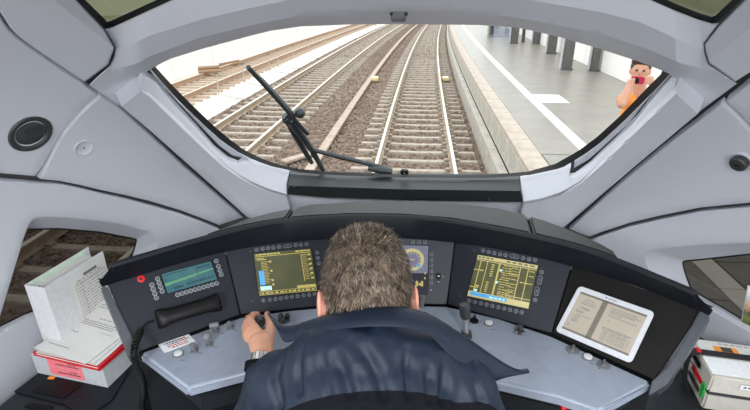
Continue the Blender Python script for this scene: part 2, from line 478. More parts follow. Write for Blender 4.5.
# ---- header over the windscreen: bulging beam
lip = pl([85, 112, 125, 140, 150, 200, 250, 300, 350, 400, 450, 500, 550, 600, 650, 680, 697, 740], [80, 69, 69, 64, 58, 39.5, 27.5, 17.5, 13, 11.5, 12, 17, 25.5, 35.5, 52, 65, 68.5, 80])
wtop = pl([100, 150, 170, 200, 250, 270, 300, 350, 400, 450, 480, 520, 560, 600, 640, 671, 720], [92, 69, 59, 49.5, 36, 31, 26.5, 24.5, 24.2, 24.6, 25, 28, 37, 49, 62, 74, 95])
ridge = pl([90, 125, 150, 200, 250, 290, 350, 410, 470, 530, 600, 640, 692, 730], [60, 48, 35.5, 20, 8, 0, -7, -9, -7, 0, 12, 22, 46, 64])
def head_off(P):
    x, y = P[:, 0], P[:, 1]
    yl, yw, yr = lip(x), wtop(x), ridge(x)
    t = np.clip((y - yl + 2) / np.maximum(yw - yl + 2, 4), 0, 1.6)
    o = 0.066 - 0.066 * np.clip(t, 0, 1)
    endf = np.clip(np.minimum(x - 112, 702 - x) / 26, 0, 1)
    above = np.clip((yr - y) / 34, 0, 1)
    o = np.where(y < yr, 0.066 - 0.040 * above ** 1.0, np.where(y < yl - 2, 0.066, o))
    return 0.012 + o * (0.35 + 0.65 * endf)
HEAD = [(105, 29), (110, 38), (115.5, 48), (114, 57), (110, 65.5), (94, 80), (89, 85), (118.5, 106), (122, 103), (141, 89), (138.5, 83), (142, 75), (150, 69.5)] + \
       [(x, float(wtop(x))) for x in (160, 170, 185, 200, 225, 250, 270, 300, 350, 400, 450, 480, 500, 520, 540, 560, 580, 600, 620, 640, 655)] + \
       [(669, 73.5), (675, 81), (676.5, 90), (699.5, 111.5), (737, 83.5), (733, 81), (708.5, 64), (705, 53), (703.5, 43.5), (719, 23)] + \
       [p for p in UPW_OUT[1:15][::-1] if 108 < p[0] < 716]
xs_ = np.arange(116, 700, 6.0)
panel('header_beam', HEAD, 'shell', ceiling, off=head_off, rim=0.07, step=5, edge=1.0, drop=0.004, lines=[[(x, float(lip(x)) - 2) for x in xs_], [(x, float(ridge(x))) for x in xs_]], sharp=16, rimray=True)
# clip in the middle of the header
P, G = shell([(398.5, 16)], 0.075); bx, by, bz = basis(-G[0], np.array([1, 0, 0]))
MB().box(P[0], (0.034, 0.026, 0.02), np.stack([bx, by, bz], 1)).build('blind_clip', 'grey_plastic', ceiling, bevel=0.003)
for q in (391.5, 406):
    P, G = shell([(q, 14)], 0.075); MB().ball(P[0], 0.004, 8, 6).build('clip_screw', 'seal', ceiling, smooth=True)

# ---- ceiling boxes left and right of the header
def line_d(a, b):
    a = np.array(a, float); d = np.array(b, float) - a; d /= np.linalg.norm(d); n = np.array([-d[1], d[0]])
    return lambda P: (P - a) @ n
cl = line_d((40, 10), (107.5, 63))      # positive: below / left of the crease
def boxl_off(P):
    d = cl(P); return np.where(d > 0, 0.055 - 0.0013 * d, 0.055 + 0.0002 * (-d) - 0.0022 * np.clip(-d - 16, 0, 40))
panel('ceiling_panel', [(-20, -20), (-8, 0), (1, 13), (5.5, 20.5), (10.5, 28), (17, 35), (26.5, 42.5), (40, 52), (60, 65.5), (84, 81.5), (86.5, 80.5), (108, 64.5), (114, 48), (103.5, 29.5), (75, -1), (40, -38), (-60, -110), (-120, -70)], 'shell', ceiling, off=boxl_off, rim=0.06, step=6, lines=[[(-20, -37), (40, 10), (107.5, 63)], [(-10, -50), (49.9, -2.6), (112, 46)]], sharp=14, rimray=True)
cr = line_d((709, 60), (760, 20))
def boxr_off(P):
    d = cr(P); return np.where(d > 0, 0.05 - 0.0004 * d, 0.05 - 0.0010 * np.clip(-d, 0, 50))
panel('ceiling_panel', [(720.5, 24.5), (704.5, 44.5), (706, 53), (709.5, 63), (735, 81.5), (752, 71), (800, 38), (860, 0), (900, -60), (840, -100), (790, -48), (748, -3)], 'shell', ceiling, off=boxr_off, rim=0.06, step=6, lines=[[(709, 60), (760, 20), (850, -50)]], sharp=14, rimray=True)

# ---- left wall panels
panel('wall_panel', [(-160, -60), (-60, -50), (-20, -4), (-1, 15), (3.5, 22), (8.5, 29.5), (15.5, 36.5), (25.5, 44.2), (39, 53.8), (59, 67.3), (83, 83), (87, 87), (98, 95), (88, 104), (78, 115), (68, 126), (59, 137), (51, 151), (44, 164), (35, 176), (0, 173), (-160, 170)], 'shell', wall_left, off=0.012, step=9)
panel('wall_panel', [(100.5, 96.5), (120, 107.5), (150, 134.5), (184, 166), (214, 192), (243.5, 217.5), (230, 221.5), (219, 225), (200, 217.5), (180, 210), (150, 201), (125, 195), (100, 189.8), (80, 185), (60, 181), (41, 179), (49, 162), (56, 148), (64, 134), (72, 124), (80, 115), (90, 105)], 'shell', wall_left, off=0.02, step=8, edge=1.3)
panel('pillar_panel', [(121, 106), (141, 90), (150, 96), (180, 125), (205, 149), (224, 166), (240, 177), (255, 185), (270, 191), (286.5, 195.5), (290, 207), (289, 216), (262, 222), (247, 217), (216, 189), (186, 162.5), (150, 130.5)], 'shell', wall_left, off=0.075, rim=.09, step=8, edge=1.0)
panel('lower_wall', [(-160, 176), (0, 180), (38, 183), (60, 184), (80, 188), (100, 193), (125, 198.5), (150, 205), (180, 213.5), (200, 221), (218, 228.5), (240, 250), (240, 330), (200, 420), (120, 520), (-160, 520)], 'shell', wall_left, off=0.014, holes=[LW_HOLE], step=9)
WSEAL = np.array(resample(W_OUT_L, 3, closed=False))
def reveal_off(P):
    d = np.min(np.linalg.norm(P[:, None] - WSEAL[None], axis=2), axis=1)
    return -0.004 + 0.085 * np.clip(d / 24, 0, 1.1)
# windscreen reveal, left: inner lip and outer strip with an open groove between
panel('reveal_strip', [(143, 76), (139, 84), (140, 89.5), (150, 95), (180, 124), (205, 148), (224, 165), (240, 176), (255, 184), (270, 190), (287, 194.5), (287, 184), (289, 173.5), (272, 168.5), (255, 163.5), (243, 160), (238, 164), (228, 160), (215, 149.5), (197, 129), (170, 100), (157, 83)], 'shell', wall_left, off=reveal_off, step=5, edge=0.8, drop=0.003)
panel('reveal_lip', [(149, 69), (163, 84), (180, 103), (205, 127), (222, 142), (238, 153), (250, 159), (242, 157.5), (232, 155), (219, 145.5), (200, 125.5), (173, 97), (156, 79)], 'shell', wall_left, off=0.004, step=5, edge=0.8, drop=0.003)
P, G = shell([(240, 166.5)], 0.0); MB().ball(P[0], 0.008, 8, 6).build('reflector', 'orange', wall_left, smooth=True)

# ---- right wall panels
panel('pillar_panel', [(676, 92.5), (698.5, 113), (670, 137), (640, 162), (620, 179), (600, 196), (566, 225.5), (552, 235), (521, 216), (521, 211.5), (523.5, 203), (540, 200.5), (560, 194), (580, 183), (600, 165.5), (640, 127)], 'shell', wall_right, off=0.075, rim=.09, step=8, edge=1.0)
panel('wall_panel', [(721, 103.5), (680, 134), (642, 164.5), (620, 183), (603, 198.5), (569, 228.5), (580, 233.5), (590, 236.5), (600, 232.5), (630, 222.5), (660, 215.5), (700, 207.5), (750, 202.5), (840, 200), (790, 166), (768, 148), (748, 129), (735, 115)], 'shell', wall_right, off=0.02, step=8, edge=1.3)
panel('wall_panel', [(726, 101), (738, 92), (752, 80), (800, 47), (900, -10), (920, 200), (850, 200), (790, 158), (752, 126)], 'shell', wall_right, off=0.012, step=9)
panel('lower_wall', [(590, 240.5), (600, 236.5), (630, 226.5), (660, 219.5), (700, 211.5), (750, 207), (830, 205), (920, 206), (920, 520), (640, 520), (590, 420), (575, 300)], 'shell', wall_right, off=0.014, holes=[inset(resample(RW_HOLE[:-1] + [(900, 420)], 6), 0.01)], step=9)
panel('reveal_strip', [(671, 76), (675, 82), (676, 90), (660, 108), (640, 126), (620, 145), (600, 164.5), (580, 182), (560, 193), (540, 199.5), (523.5, 202), (521, 190), (520.5, 179.5), (545, 174.5), (565, 169.5), (571, 166), (569, 177), (575, 176), (590, 165.5), (601, 154.5), (631, 127), (660, 89)], 'shell', wall_right, off=reveal_off, step=5, edge=0.8, drop=0.003)
panel('reveal_lip', [(672, 74), (650, 96), (625, 121), (600, 144), (585, 155), (575, 162), (574, 168), (588, 160), (599, 150.5), (629, 123), (658, 85.5), (669, 75.5)], 'shell', wall_right, off=0.004, step=5, edge=0.8, drop=0.003)
P, G = shell([(570.5, 176)], 0.0); MB().ball(P[0], 0.009, 8, 6).build('reflector', 'orange', wall_right, smooth=True)

# ---- sill below the windscreen: dark bar and pale ledge
barc = pl([285, 330, 400, 450, 523], [185.5, 187, 189.2, 190, 191])
bart = pl([285, 330, 400, 450, 523], [172, 175.5, 177.8, 178.4, 178])
def bar_off(P):
    t = np.clip((P[:, 1] - bart(P[:, 0])) / (barc(P[:, 0]) - bart(P[:, 0])), 0, 1); return -0.01 + 0.085 * t
panel('sill_bar', [(289.5, 173), (300, 174), (330, 176), (400, 178.3), (450, 178.8), (490, 178.8), (520, 178), (521, 190), (523, 202), (450, 201), (400, 199.8), (330, 197.5), (287.5, 194.3), (288, 184)], 'trim_dark', wall_front, off=bar_off, step=4, edge=0.8, rim=0.04, lines=[[(x, float(barc(x))) for x in range(290, 521, 6)]], sharp=20)
panel('ledge', [(287.5, 195.5), (330, 199), (400, 201), (460, 202), (522.5, 203.3), (520, 213), (516, 240), (400, 240), (292, 236), (290, 207)], 'shell', wall_front, off=0.03, step=8)
for px_, py_ in ((294, 188), (489, 200)):
    P, G = shell([(px_, py_)], 0.085); MB().lathe(P[0] + G[0] * .008, -G[0], [(0.004, 0), (0.004, 0.004)], 8).build('screw', 'metal', wall_front, smooth=True, angle=40)

# ---- windows
def make_window(name, outer, inner, mglass, offo, offi, glass_off, label, frame='seal'):
    w = ring_strip(name, outer, inner, frame, None, offo, offi, kind='structure')
    w['label'] = label
    panel('pane', inset(resample(inner, 5), -1.0), mglass, w, off=glass_off, rim=0.0, step=12, edge=0, drop=0)
    return w
window_1 = make_window('window_1', W_OUT, W_IN, 'windscreen_glass', 0.006, -0.012, -0.014, 'wide curved windscreen with a black rubber seal looking onto the tracks')
window_2 = make_window('window_2', inset(resample(LW_GLASS, 4), -1.6), LW_GLASS, 'tinted_glass', -0.06, -0.062, -0.064, 'left side window behind the white binder')
window_3 = make_window('window_3', inset(resample(RW_GLASS, 4), -1.6), RW_GLASS, 'tinted_glass', -0.06, -0.062, -0.064, 'right side window above the grey case')
UPW_R = resample(UPW_OUT, 5)
window_4 = make_window('window_4', UPW_R, inset(UPW_R, 6.5), 'upper_glass', 0.012, 0.004, 0.0, 'dark upper window above the header beam, cut by the top of the picture')
ring_strip('window_reveal', LW_HOLE, inset(resample(LW_GLASS, 4), -1.4), 'shell', wall_left, 0.010, -0.061, n=200)
ring_strip('window_reveal', RW_HOLE, inset(resample(RW_GLASS, 4), -1.4), 'shell', wall_right, 0.010, -0.061, n=200)

# ---- fittings on the walls
def wall_disc(name, px, py, prof, mname, label, cat, off=0.012, n=28, tilt=None):
    P, G = shell([(px, py)], off); ax = -G[0]
    t = empty(name, P[0], label=label, cat=cat)
    return t, P[0], ax
t, p, ax = wall_disc('air_vent', 30.5, 133.5, None, None, 'round dark air vent set in the upper left wall panel', 'air vent')
MB().lathe(p, ax, [(0.062, -0.004), (0.066, 0.003), (0.062, 0.008), (0.052, 0.008), (0.046, 0.001), (0.046, -0.01)], 32).build('ring', 'dark_plastic', t, smooth=True, angle=50)
bx, by, bz = basis(N(ax + 0.22 * np.array([0.3, 0, -1])), np.array([0, 0, 1]))
MB().lathe(p + ax * 0.004, bz, [(0.044, -0.006), (0.045, 0.0), (0.040, 0.004), (0.01, 0.007)], 28).build('flap', 'dark_plastic', t, smooth=True, angle=50)
MB().box(p + ax * 0.011 + bx * 0.02, (0.006, 0.05, 0.006), np.stack([bx, by, bz], 1)).build('grip_bar', 'dark_plastic', t, bevel=0.0015)
t, p, ax = wall_disc('cover_cap', 83.5, 147.5, None, None, 'small round grey cap on the triangular left wall panel', 'cap', off=0.02)
MB().lathe(p, ax, [(0.034, -0.004), (0.034, 0.003), (0.030, 0.005), (0.027, 0.002), (0.0, 0.003)], 28).build('cap', 'shell', t, smooth=True, angle=50)
MB().lathe(p, ax, [(0.0028, 0), (0.0028, 0.005)], 8).build('screw', 'seal', t)
t, p, ax = wall_disc('wall_knob', 741, 161.5, None, None, 'round black knob in a recess of the right wall panel', 'knob', off=0.02)
MB().lathe(p, ax, [(0.040, -0.004), (0.040, 0.003), (0.034, 0.005), (0.032, 0.001), (0.0, 0.001)], 28).build('recess_ring', 'shell', t, smooth=True, angle=50)
MB().lathe(p, ax, [(0.027, 0), (0.026, 0.02), (0.022, 0.024), (0.0, 0.024)], 24).build('knob', 'dark_plastic', t, smooth=True, angle=40)
MB().box(p + ax * 0.0245, (0.004, 0.02, 0.002), np.stack(basis(ax, np.array([0, 0, 1])), 1)).build('pointer', 'black_plastic', t)
# fill lamps added out of view over and behind the driver, brightening the cab
for sx, lb in ((-1, 'left'), (1, 'right')):
    lc = np.array([sx * .50, -.62, 1.86]); t = empty('fill_lamp', lc, label='long ceiling lamp over the %s side of the cab' % lb, cat='lamp')
    MB().box(lc + [0, 0, .03], (.20, .92, .03)).build('housing', 'shell', t, bevel=.006)
    MB().box(lc + [0, 0, .008], (.16, .86, .012)).build('diffuser', 'fill_lamp_white', t)
    ld = bpy.data.lights.new('fill_light', 'AREA'); ld.shape = 'RECTANGLE'; ld.size = .16; ld.size_y = .86; ld.energy = LAMP; ld.color = (.96, .98, 1.0)
    lo_ = bpy.data.objects.new('fill_light', ld); COL.objects.link(lo_); lo_.parent = t; lo_.location = (0, 0, -.002)
# cab floor
MB().box((0, 0.6, -0.02), (2.9, 2.8, 0.04)).build('floor', 'body_dark', kind='structure')

# ================================================================== DRIVER'S CONSOLE
console = empty('driver_console', (0, 1.15, 0), label='curved dark control console with screens and a pale blue-grey desktop', cat='console')
HT = smooth_curve([(112, 264), (200, 238), (260, 222.5), (305, 217.5), (350, 215), (400, 215.5), (450, 219), (540, 236), (600, 252), (694, 291)], 2)
HB = smooth_curve([(107, 284), (170, 265), (225, 250), (285, 241), (345, 237), (400, 237), (455, 241), (515, 251), (572, 265), (640, 286), (702, 311)], 2)
def along(L, n):
    L = np.array(L); d = np.concatenate([[0], np.cumsum(np.linalg.norm(np.diff(L, axis=0), axis=1))]); t = np.linspace(0, d[-1], n)
    return np.stack([np.interp(t, d, L[:, i]) for i in (0, 1)], 1)
NH = 60
ht = along(HT, NH); hb = along(HB, NH)
T3 = np.array([PZ(*p, 1.03) for p in ht]); B3 = np.array([PZ(*p, 0.955) for p in hb])
def hood_y(x): return float(np.interp(x, np.array(HT)[:, 0], np.array(HT)[:, 1]))
ctr = np.array([-0.02, 0.55])
rows = []
for i in range(NH):
    o = N(np.append((B3[i][:2] - ctr), 0))         # outward, away from the driver
    rows.append([B3[i] + o * 0.05 - [0, 0, .004], B3[i] + o * 0.006 - [0, 0, .006], B3[i] - [0, 0, .003], B3[i] - o * 0.003 + [0, 0, .003],
                 T3[i] - o * 0.004 - [0, 0, .008], T3[i] - [0, 0, .001], T3[i] + o * 0.008 + [0, 0, .001], T3[i] + o * 0.016 - [0, 0, .004], T3[i] + o * .05 - [0, 0, .06]])
mb = MB(); k = len(rows[0]); vs = [p for r in rows for p in r]
fs = [(i * k + j, i * k + (j + 1) % k, (i + 1) * k + (j + 1) % k, (i + 1) * k + j) for i in range(NH - 1) for j in range(k)]
fs += [tuple(range(k)), tuple(range((NH - 1) * k, NH * k))]
mb.add(vs, fs); mb.build('hood', 'hood', console, smooth=True, angle=32)
# slanted ends of the hood
mb = MB(); a, b, c_, d = PZ(112.5, 264, 1.03), PZ(97.5, 283, 0.985), PZ(101, 288, 0.95), PZ(108, 284.5, 0.953)
mb.prism([a, b, c_, d], N(np.array([0.5, 0.8, -0.1])) * 0.04); mb.build('hood_end', 'hood', console, bevel=0.004)
mb = MB(); a, b, c_, d = PZ(693, 290.5, 1.03), PZ(715, 311, 0.985), PZ(711, 317, 0.95), PZ(701.5, 311, 0.953)
mb.prism([a, b, c_, d], N(np.array([-0.5, 0.8, -0.1])) * 0.04); mb.build('hood_end', 'hood', console, bevel=0.004)

# five instrument faces
FACES = [((107, 284), (225, 250), (240.5, 314), (137, 352), 'panel_face'), ((225, 250), (345, 237), (345, 303), (240.5, 314), 'panel_face'),
         ((345, 237), (455, 241), (447, 304), (345, 303), 'panel_grey'), ((455, 241), (572, 265), (552, 333), (447, 304), 'panel_face'), ((572, 265), (702, 311), (655, 380), (552, 333), 'panel_black')]
PLN = []
for tl, tr, br, bl_, mn in FACES:
    a, b = PZ(*tl, 0.95), PZ(*tr, 0.95); c_, d = PZ(*br, 0.797), PZ(*bl_, 0.797)
    n = N(np.cross((c_ + d) / 2 - (a + b) / 2, b - a))
    if n @ (CAM - a) < 0: n = -n
    p0 = (a + b + c_ + d) / 4
    PLN.append((p0, n))
    e = 0.7
    q = [PP(*tl, p0, n) + [0, 0, .0], PP(*tr, p0, n), PP(*br, p0, n), PP(*bl_, p0, n)]
    cc = sum(q) / 4
    u = N(q[1] - q[0]) * 0.0016
    q = [q[0] + u + N(q[0] - q[3]) * .003, q[1] - u + N(q[1] - q[2]) * .003, q[2] - u, q[3] + u]
    MB().prism(q, -n * 0.02).build('instrument_panel', mn, console, bevel=0.0015)
# black backing behind the faces, and the lower body
front = [PZ(*p, 0.79) for p in ((136, 353), (240.5, 315), (345, 304), (447, 305), (552, 334), (656, 381))]
back = [PZ(*p, 0.95) for p in ((702, 311), (572, 265), (455, 241), (345, 237), (225, 250), (107, 284))]
poly = [np.array([p[0], p[1] + 0.008, 0.0]) for p in front] + [np.array([p[0], p[1] + 0.06, 0.0]) for p in back]
MB().prism(poly, (0, 0, 0.775)).build('console_body', 'body_dark', console)
mb = MB()
top = [p - [0, 0, 0.03] + [0, .03, 0] for p in back[::-1]]; bot = [p + [0, .03, -0.02] for p in front]
for i in range(5): mb.hexa([bot[i], bot[i + 1], bot[i + 1] + [0, .06, 0], bot[i] + [0, .06, 0]], [top[i], top[i + 1], top[i + 1] + [0, .03, 0], top[i] + [0, .03, 0]])
mb.build('panel_support', 'body_dark', console)

# end cheeks
p0, n = PLN[4]
q = [PP(*p, p0, n) + n * 0.012 for p in ((700, 311), (710, 316), (704, 328), (680, 366), (667, 385), (648.5, 396), (652.5, 381.5), (668.5, 367), (691, 328))]
MB().prism(q, -n * 0.07).build('end_cheek', 'frame_edge', console, bevel=0.003)
p0, n = PLN[0]
q = [PP(*p, p0, n) + n * 0.010 for p in ((101, 287.5), (107.5, 287), (139.5, 352), (131.5, 362))]
MB().prism(q, -n * 0.10).build('end_cheek', 'frame_edge', console, bevel=0.003)

# desktop slab
DZ = 0.79
DB = [(139, 352.5), (240.5, 316.5), (290, 309.5), (345, 304.5), (400, 304), (447, 305.5), (500, 318), (552, 335.5), (653, 381.5)]
DF = [(600, 411), (560, 397), (494.5, 381.5), (440, 368), (345, 362), (255, 371), (187, 388.5)]
q = [PZ(*p, DZ) for p in DB] + [PZ(*p, DZ) for p in DF]
bm_ = MB().prism(q, (0, 0, -0.032)); bm_.build('desktop', 'desk', console, bevel=0.008, seg=3)
q2 = [np.array([p[0], p[1] + 0.025, 0.742]) for p in q]; cx = np.mean([p[0] for p in q2])
q2 = [np.array([cx + (p[0] - cx) * 0.965, p[1], p[2]]) for p in q2]
MB().prism(q2, (0, 0, -0.055)).build('desk_apron', 'body_dark', console, bevel=0.004)
def onD(px, py, h=0.0):
    """pixel -> point on the desk top, at height h"""
    n = np.array([0.0, 0.0, 1.0])
    return PZ(px, py, DZ) + n * h, n
_, DN = onD(400, 340)
# slot line on the right end of the desk
a, b = onD(603, 408, 0.001)[0], onD(644, 388, 0.001)[0]
MB().hexa([a, b, b + [0.003, .003, 0], a + [.003, .003, 0]], [p + DN * 0.0006 for p in (a, b, b + [0.003, .003, 0], a + [.003, .003, 0])]).build('drawer_slot', 'black_plastic', console)
# dashboard cover behind the hood
def cover(name, frontx, backpx):
    f = [PZ(x, hood_y(x) - 0.2, 1.029) for x in frontx]; b = [PZ(*p, 1.02) for p in backpx]
    f = [p + N(np.append(p[:2] - ctr, 0)) * 0.012 for p in f]
    n = len(f) + len(b); pts = f + b; low = [p - [0, 0, .02] for p in f] + [p - [0, 0, .2 if len(f) == 7 else .025] for p in b]
    MB().add(pts + low, [tuple(range(n)), tuple(range(2 * n - 1, n - 1, -1))] + [(i, i + n, (i + 1) % n + n, (i + 1) % n) for i in range(n)]).build(name, 'cover', console, bevel=0.006, seg=2)
cover('dash_cover', [289, 310, 350, 400, 450, 500, 530], [(526, 214.5), (500, 208), (475, 205), (450, 203), (400, 201), (350, 201.5), (310, 204), (296, 207)])
cover('dash_cover', [200, 225, 245, 262, 286], [(293, 208), (270, 212), (246, 218.5), (225, 227)])
cover('dash_cover', [533, 560, 580, 600, 617], [(615, 251.5), (606, 246), (590, 238), (566, 228), (545, 220), (529, 215.5)])

# ---- push buttons (shared meshes)
def button_mesh(name, shape):
    mb = MB()
    if shape == 'round':
        mb.lathe((0, 0, 0), (0, 0, 1), [(0.0060, 0), (0.0060, 0.0022), (0.0052, 0.0026)], 14, 0)
        mb.lathe((0, 0, 0.0020), (0, 0, 1), [(0.0050, 0), (0.0048, 0.0016), (0.0, 0.002)], 14, 1)
        mb.box((0, 0, 0.0042), (0.0038, 0.0012, 0.0004), None, 0); mb.box((0.0008, 0.0012, 0.0042), (0.0012, 0.0022, 0.0004), None, 0)
    elif shape == 'oval':
        for s_, h, m_ in ((1.0, 0.0022, 0), (0.84, 0.0038, 1)):
            pts = [np.array([(0.0075 + 0.0 if math.cos(t) > 0 else -0.0075) + s_ * .0062 * math.cos(t), s_ * .0062 * math.sin(t), 0]) for t in np.linspace(0, 2 * math.pi, 18, endpoint=False)]
            mb.prism(pts, (0, 0, h), m_)
        mb.box((0, 0, 0.004), (0.006, 0.0012, 0.0004), None, 0)
    elif shape == 'square':
        mb.box((0, 0, 0.0012), (0.0115, 0.0115, 0.0024), None, 0); mb.box((0, 0, 0.0022), (0.0092, 0.0092, 0.0032), None, 1)
        mb.add([(-.003, -.002, .0041), (.003, -.002, .0041), (.003, .003, .0041)], [(0, 1, 2)], 0)
    elif shape == 'small':
        mb.lathe((0, 0, 0), (0, 0, 1), [(0.0068, 0), (0.0068, 0.0018), (0.006, 0.0022)], 14, 0)
        mb.lathe((0, 0, 0.0018), (0, 0, 1), [(0.0046, 0), (0.0044, 0.0012), (0.0, 0.0015)], 14, 1)
        mb.box((0, 0, 0.0036), (0.003, 0.003, 0.0004), None, 0)
    return mb.mesh(name, ['button_ring', 'button_cap'])
BM = {s: button_mesh('push_button', s) for s in ('round', 'oval', 'square', 'small')}
def frame_m(p, n, xd):
    x = N(np.asarray(xd) - n * np.dot(xd, n)); y = np.cross(n, x)
    return Matrix(((x[0], y[0], n[0], p[0]), (x[1], y[1], n[1], p[1]), (x[2], y[2], n[2], p[2]), (0, 0, 0, 1)))
def face_x(i):
    tl, tr = FACES[i][0], FACES[i][1]; return N(PP(*tr, *PLN[i]) - PP(*tl, *PLN[i]))
def put_button(i, px, py, shape='round', sc=1.0, rot=0.0):
    p0, n = PLN[i]; p = PP(px, py, p0, n)
    o = bpy.data.objects.new('push_button', BM[shape]); COL.objects.link(o)
    o.parent = console; o.matrix_parent_inverse = world_m(console).inverted()
    o.matrix_basis = frame_m(p, n, face_x(i)) @ Matrix.Rotation(rot, 4, 'Z') @ Matrix.Scale(sc, 4)
    return o
def lerp_px(a, b, n): return [(a[0] + (b[0] - a[0]) * i / (n - 1), a[1] + (b[1] - a[1]) * i / (n - 1)) for i in range(n)]
for p in lerp_px((157.6, 278.7), (162.2, 291.3), 4) + lerp_px((151.8, 284.8), (156.3, 297.8), 4) + [(216.2, 261), (218.3, 266.2), (219.8, 270.4), (221.3, 274.6)] + lerp_px((177.6, 294.8), (216.7, 283.3), 10):
    put_button(0, *p, 'small', 0.95)
for x, y in ((150, 122), (175, 118), (197, 115), (219, 113), (243, 110), (310, 103), (332, 101), (355, 99), (178, 330), (205, 327), (228, 324), (250, 321), (273, 318), (296, 315), (318, 312), (343, 309), (366, 306), (388, 303), (398, 133), (402, 156), (406, 178)):
    put_button(1, 220 + x / 4.1, 220 + y / 4.1, 'round', 0.95)
put_button(1, 220 + 276 / 4.1, 220 + 106.5 / 4.1, 'oval', 0.95)
for x, y in [(165, 22), (193, 29), (221, 35), (249, 41), (277, 45), (365, 60), (395, 66), (425, 70), (458, 130), (425, 268)] + lerp_px((95, 273), (358, 332), 10):
    put_button(3, 450 + x / 5, 246 + y / 5, 'round', 0.97)
put_button(3, 450 + 322 / 5, 246 + 52 / 5, 'oval', 0.97)
put_button(3, 450 + 449 / 5, 246 + 170 / 5, 'oval', 1.0, math.pi / 2); put_button(3, 450 + 434 / 5, 246 + 226 / 5, 'oval', 1.0, math.pi / 2)
for y in (42, 70, 97, 125, 155, 183): put_button(2, 300 + 656 / 5, 246 + y / 5, 'square', 0.95)
for x in (368, 378, 416.6, 423): put_button(2, x, 297.6, 'square', 0.95)
for x in (413, 419, 425): put_button(2, x, 242.2, 'square', 0.9)

# ---- displays
def quadmap(i, tl, tr, br, bl_, off=0.002):
    p0, n = PLN[i]; q = [PP(*p, p0, n) for p in (tl, tr, br, bl_)]
    def f(u, v, h=0.0):
        return (q[0] * (1 - u) + q[1] * u) * (1 - v) + (q[3] * (1 - u) + q[2] * u) * v + n * (off + h)
    return f, n
def rect(mb, f, u0, v0, u1, v1, h=0.0006, mi=0):
    mb.add([f(u0, v1, h), f(u1, v1, h), f(u1, v0, h), f(u0, v0, h)], [(0, 1, 2, 3)], mi)
def slab(f, n, t, e=0.0):
    return MB().prism([f(-e, -e), f(1 + e, -e), f(1 + e, 1 + e), f(-e, 1 + e)], -n * t)
def dashes(mb, f, u0, u1, v, h, seed, mi=0, wmin=.02, wmax=.06, gap=.012, lift=.0006):
    r = random.Random(seed); u = u0
    while u < u1:
        w = min(r.uniform(wmin, wmax), u1 - u); rect(mb, f, u, v, u + w, v + h, lift, mi); u += w + gap
# left train display
f, n = quadmap(1, (253.7, 254), (310.7, 248.5), (317.6, 290.7), (259, 296))
slab(f, n, 0.004, 0.02).build('screen_frame', 'black_plastic', console)
scr = slab(lambda u, v, h=0: f(u, v, .0006), n, 0.003).build('display_screen', 'scr_olive', console, label='left dark olive screen with yellow scales')
g = MB()
rect(g, f, .02, .075, .98, .09, .0009); dashes(g, f, .03, .45, .02, .035, 1, 0, .03, .07, .012, .0009); dashes(g, f, .72, .98, .02, .035, 2, 0, .03, .07, .012, .0009)
rect(g, f, .02, .12, .16, .135, .0009); rect(g, f, .04, .15, .2, .17, .0009)
for i in range(15):
    v = .21 + i * .036; rect(g, f, .1, v, .21 + (0.03 if i % 4 == 0 else 0), v + .011, .0009)
    v = .14 + i * .040; rect(g, f, .815, v, .90 + (.05 if i % 3 == 0 else 0), v + .010, .0009)
for i, v in enumerate((.2, .42, .64, .74)): rect(g, f, .245, v, .28, v + .045, .0009)
for i in range(6): rect(g, f, .925, .12 + i * .11, .975, .16 + i * .11, .0009)
rect(g, f, .80, .12, .812, .75, .0009); rect(g, f, .80, .12, .9, .13, .0009)
rect(g, f, .66, .84, .985, .90, .0009)
rect(g, f, .02, .905, .985, .915, .0009); rect(g, f, .02, .985, .985, .995, .0009)
for u in (.02, .18, .30, .42, .54, .62, .8, .975): rect(g, f, u, .905, u + .008, .995, .0009)
dashes(g, f, .05, .95, .935, .035, 3, 0, .03, .07, .03, .0009); dashes(g, f, .04, .2, .86, .02, 5, 0, .03, .05, .012, .0011)
g.build('screen_graphic', 'scr_yellow', scr)
g = MB(); rect(g, f, .045, .42, .135, .76, .0009); g.build('level_bar', 'scr_blue', scr)
g = MB(); rect(g, f, .04, .79, .23, .89, .0009); g.build('value_box', 'scr_cyan', scr)
g = MB(); rect(g, f, .795, .43, .812, .46, .0012); g.build('red_mark', 'print_red', scr)
# right train display
f, n = quadmap(3, (478, 255), (538, 265.6), (528.6, 309), (467, 296))
slab(f, n, 0.004, 0.012).build('screen_frame', 'black_plastic', console)
scr = slab(lambda u, v, h=0: f(u, v, .0006), n, 0.003).build('display_screen', 'scr_olive', console, label='right dark olive screen with yellow timetable lines')
g = MB(); rect(g, f, 0, 0, 1, .085, .0009); rect(g, f, 0, .105, 1, .12, .0009); rect(g, f, .005, .86, .995, .995, .0009); rect(g, f, .6, .80, .995, .815, .0009)
g.build('title_bar', 'scr_pale', scr)
g = MB()
for u, w in ((.075, .016), (.19, .012), (.385, .028), (.735, .014), (.86, .014)): rect(g, f, u, .12, u + w, .86, .0009)
for i in range(6):
    rect(g, f, .27 + .006 * (i % 2), .16 + i * .052, .32, .185 + i * .052, .0009)
    rect(g, f, .245 + .006 * (i % 2), .58 + i * .045, .295, .60 + i * .045, .0009)
for i, (v, a, b) in enumerate(((.13, .47, .7), (.19, .46, .6), (.25, .46, .62), (.30, .45, .72), (.35, .47, .56), (.41, .47, .70), (.46, .45, .6), (.52, .43, .72), (.57, .47, .65), (.63, .47, .55), (.69, .46, .7), (.75, .47, .66), (.79, .46, .6), (.83, .47, .72))):
    dashes(g, f, a, b, v, .018, 30 + i, 0, .03, .09, .012, .0009)
for v in (.17, .23, .29, .34, .42): rect(g, f, .58, v, .73, v + .01, .0009)
for v in (.6, .66, .72, .78): rect(g, f, .6, v, .74, v + .01, .0009)
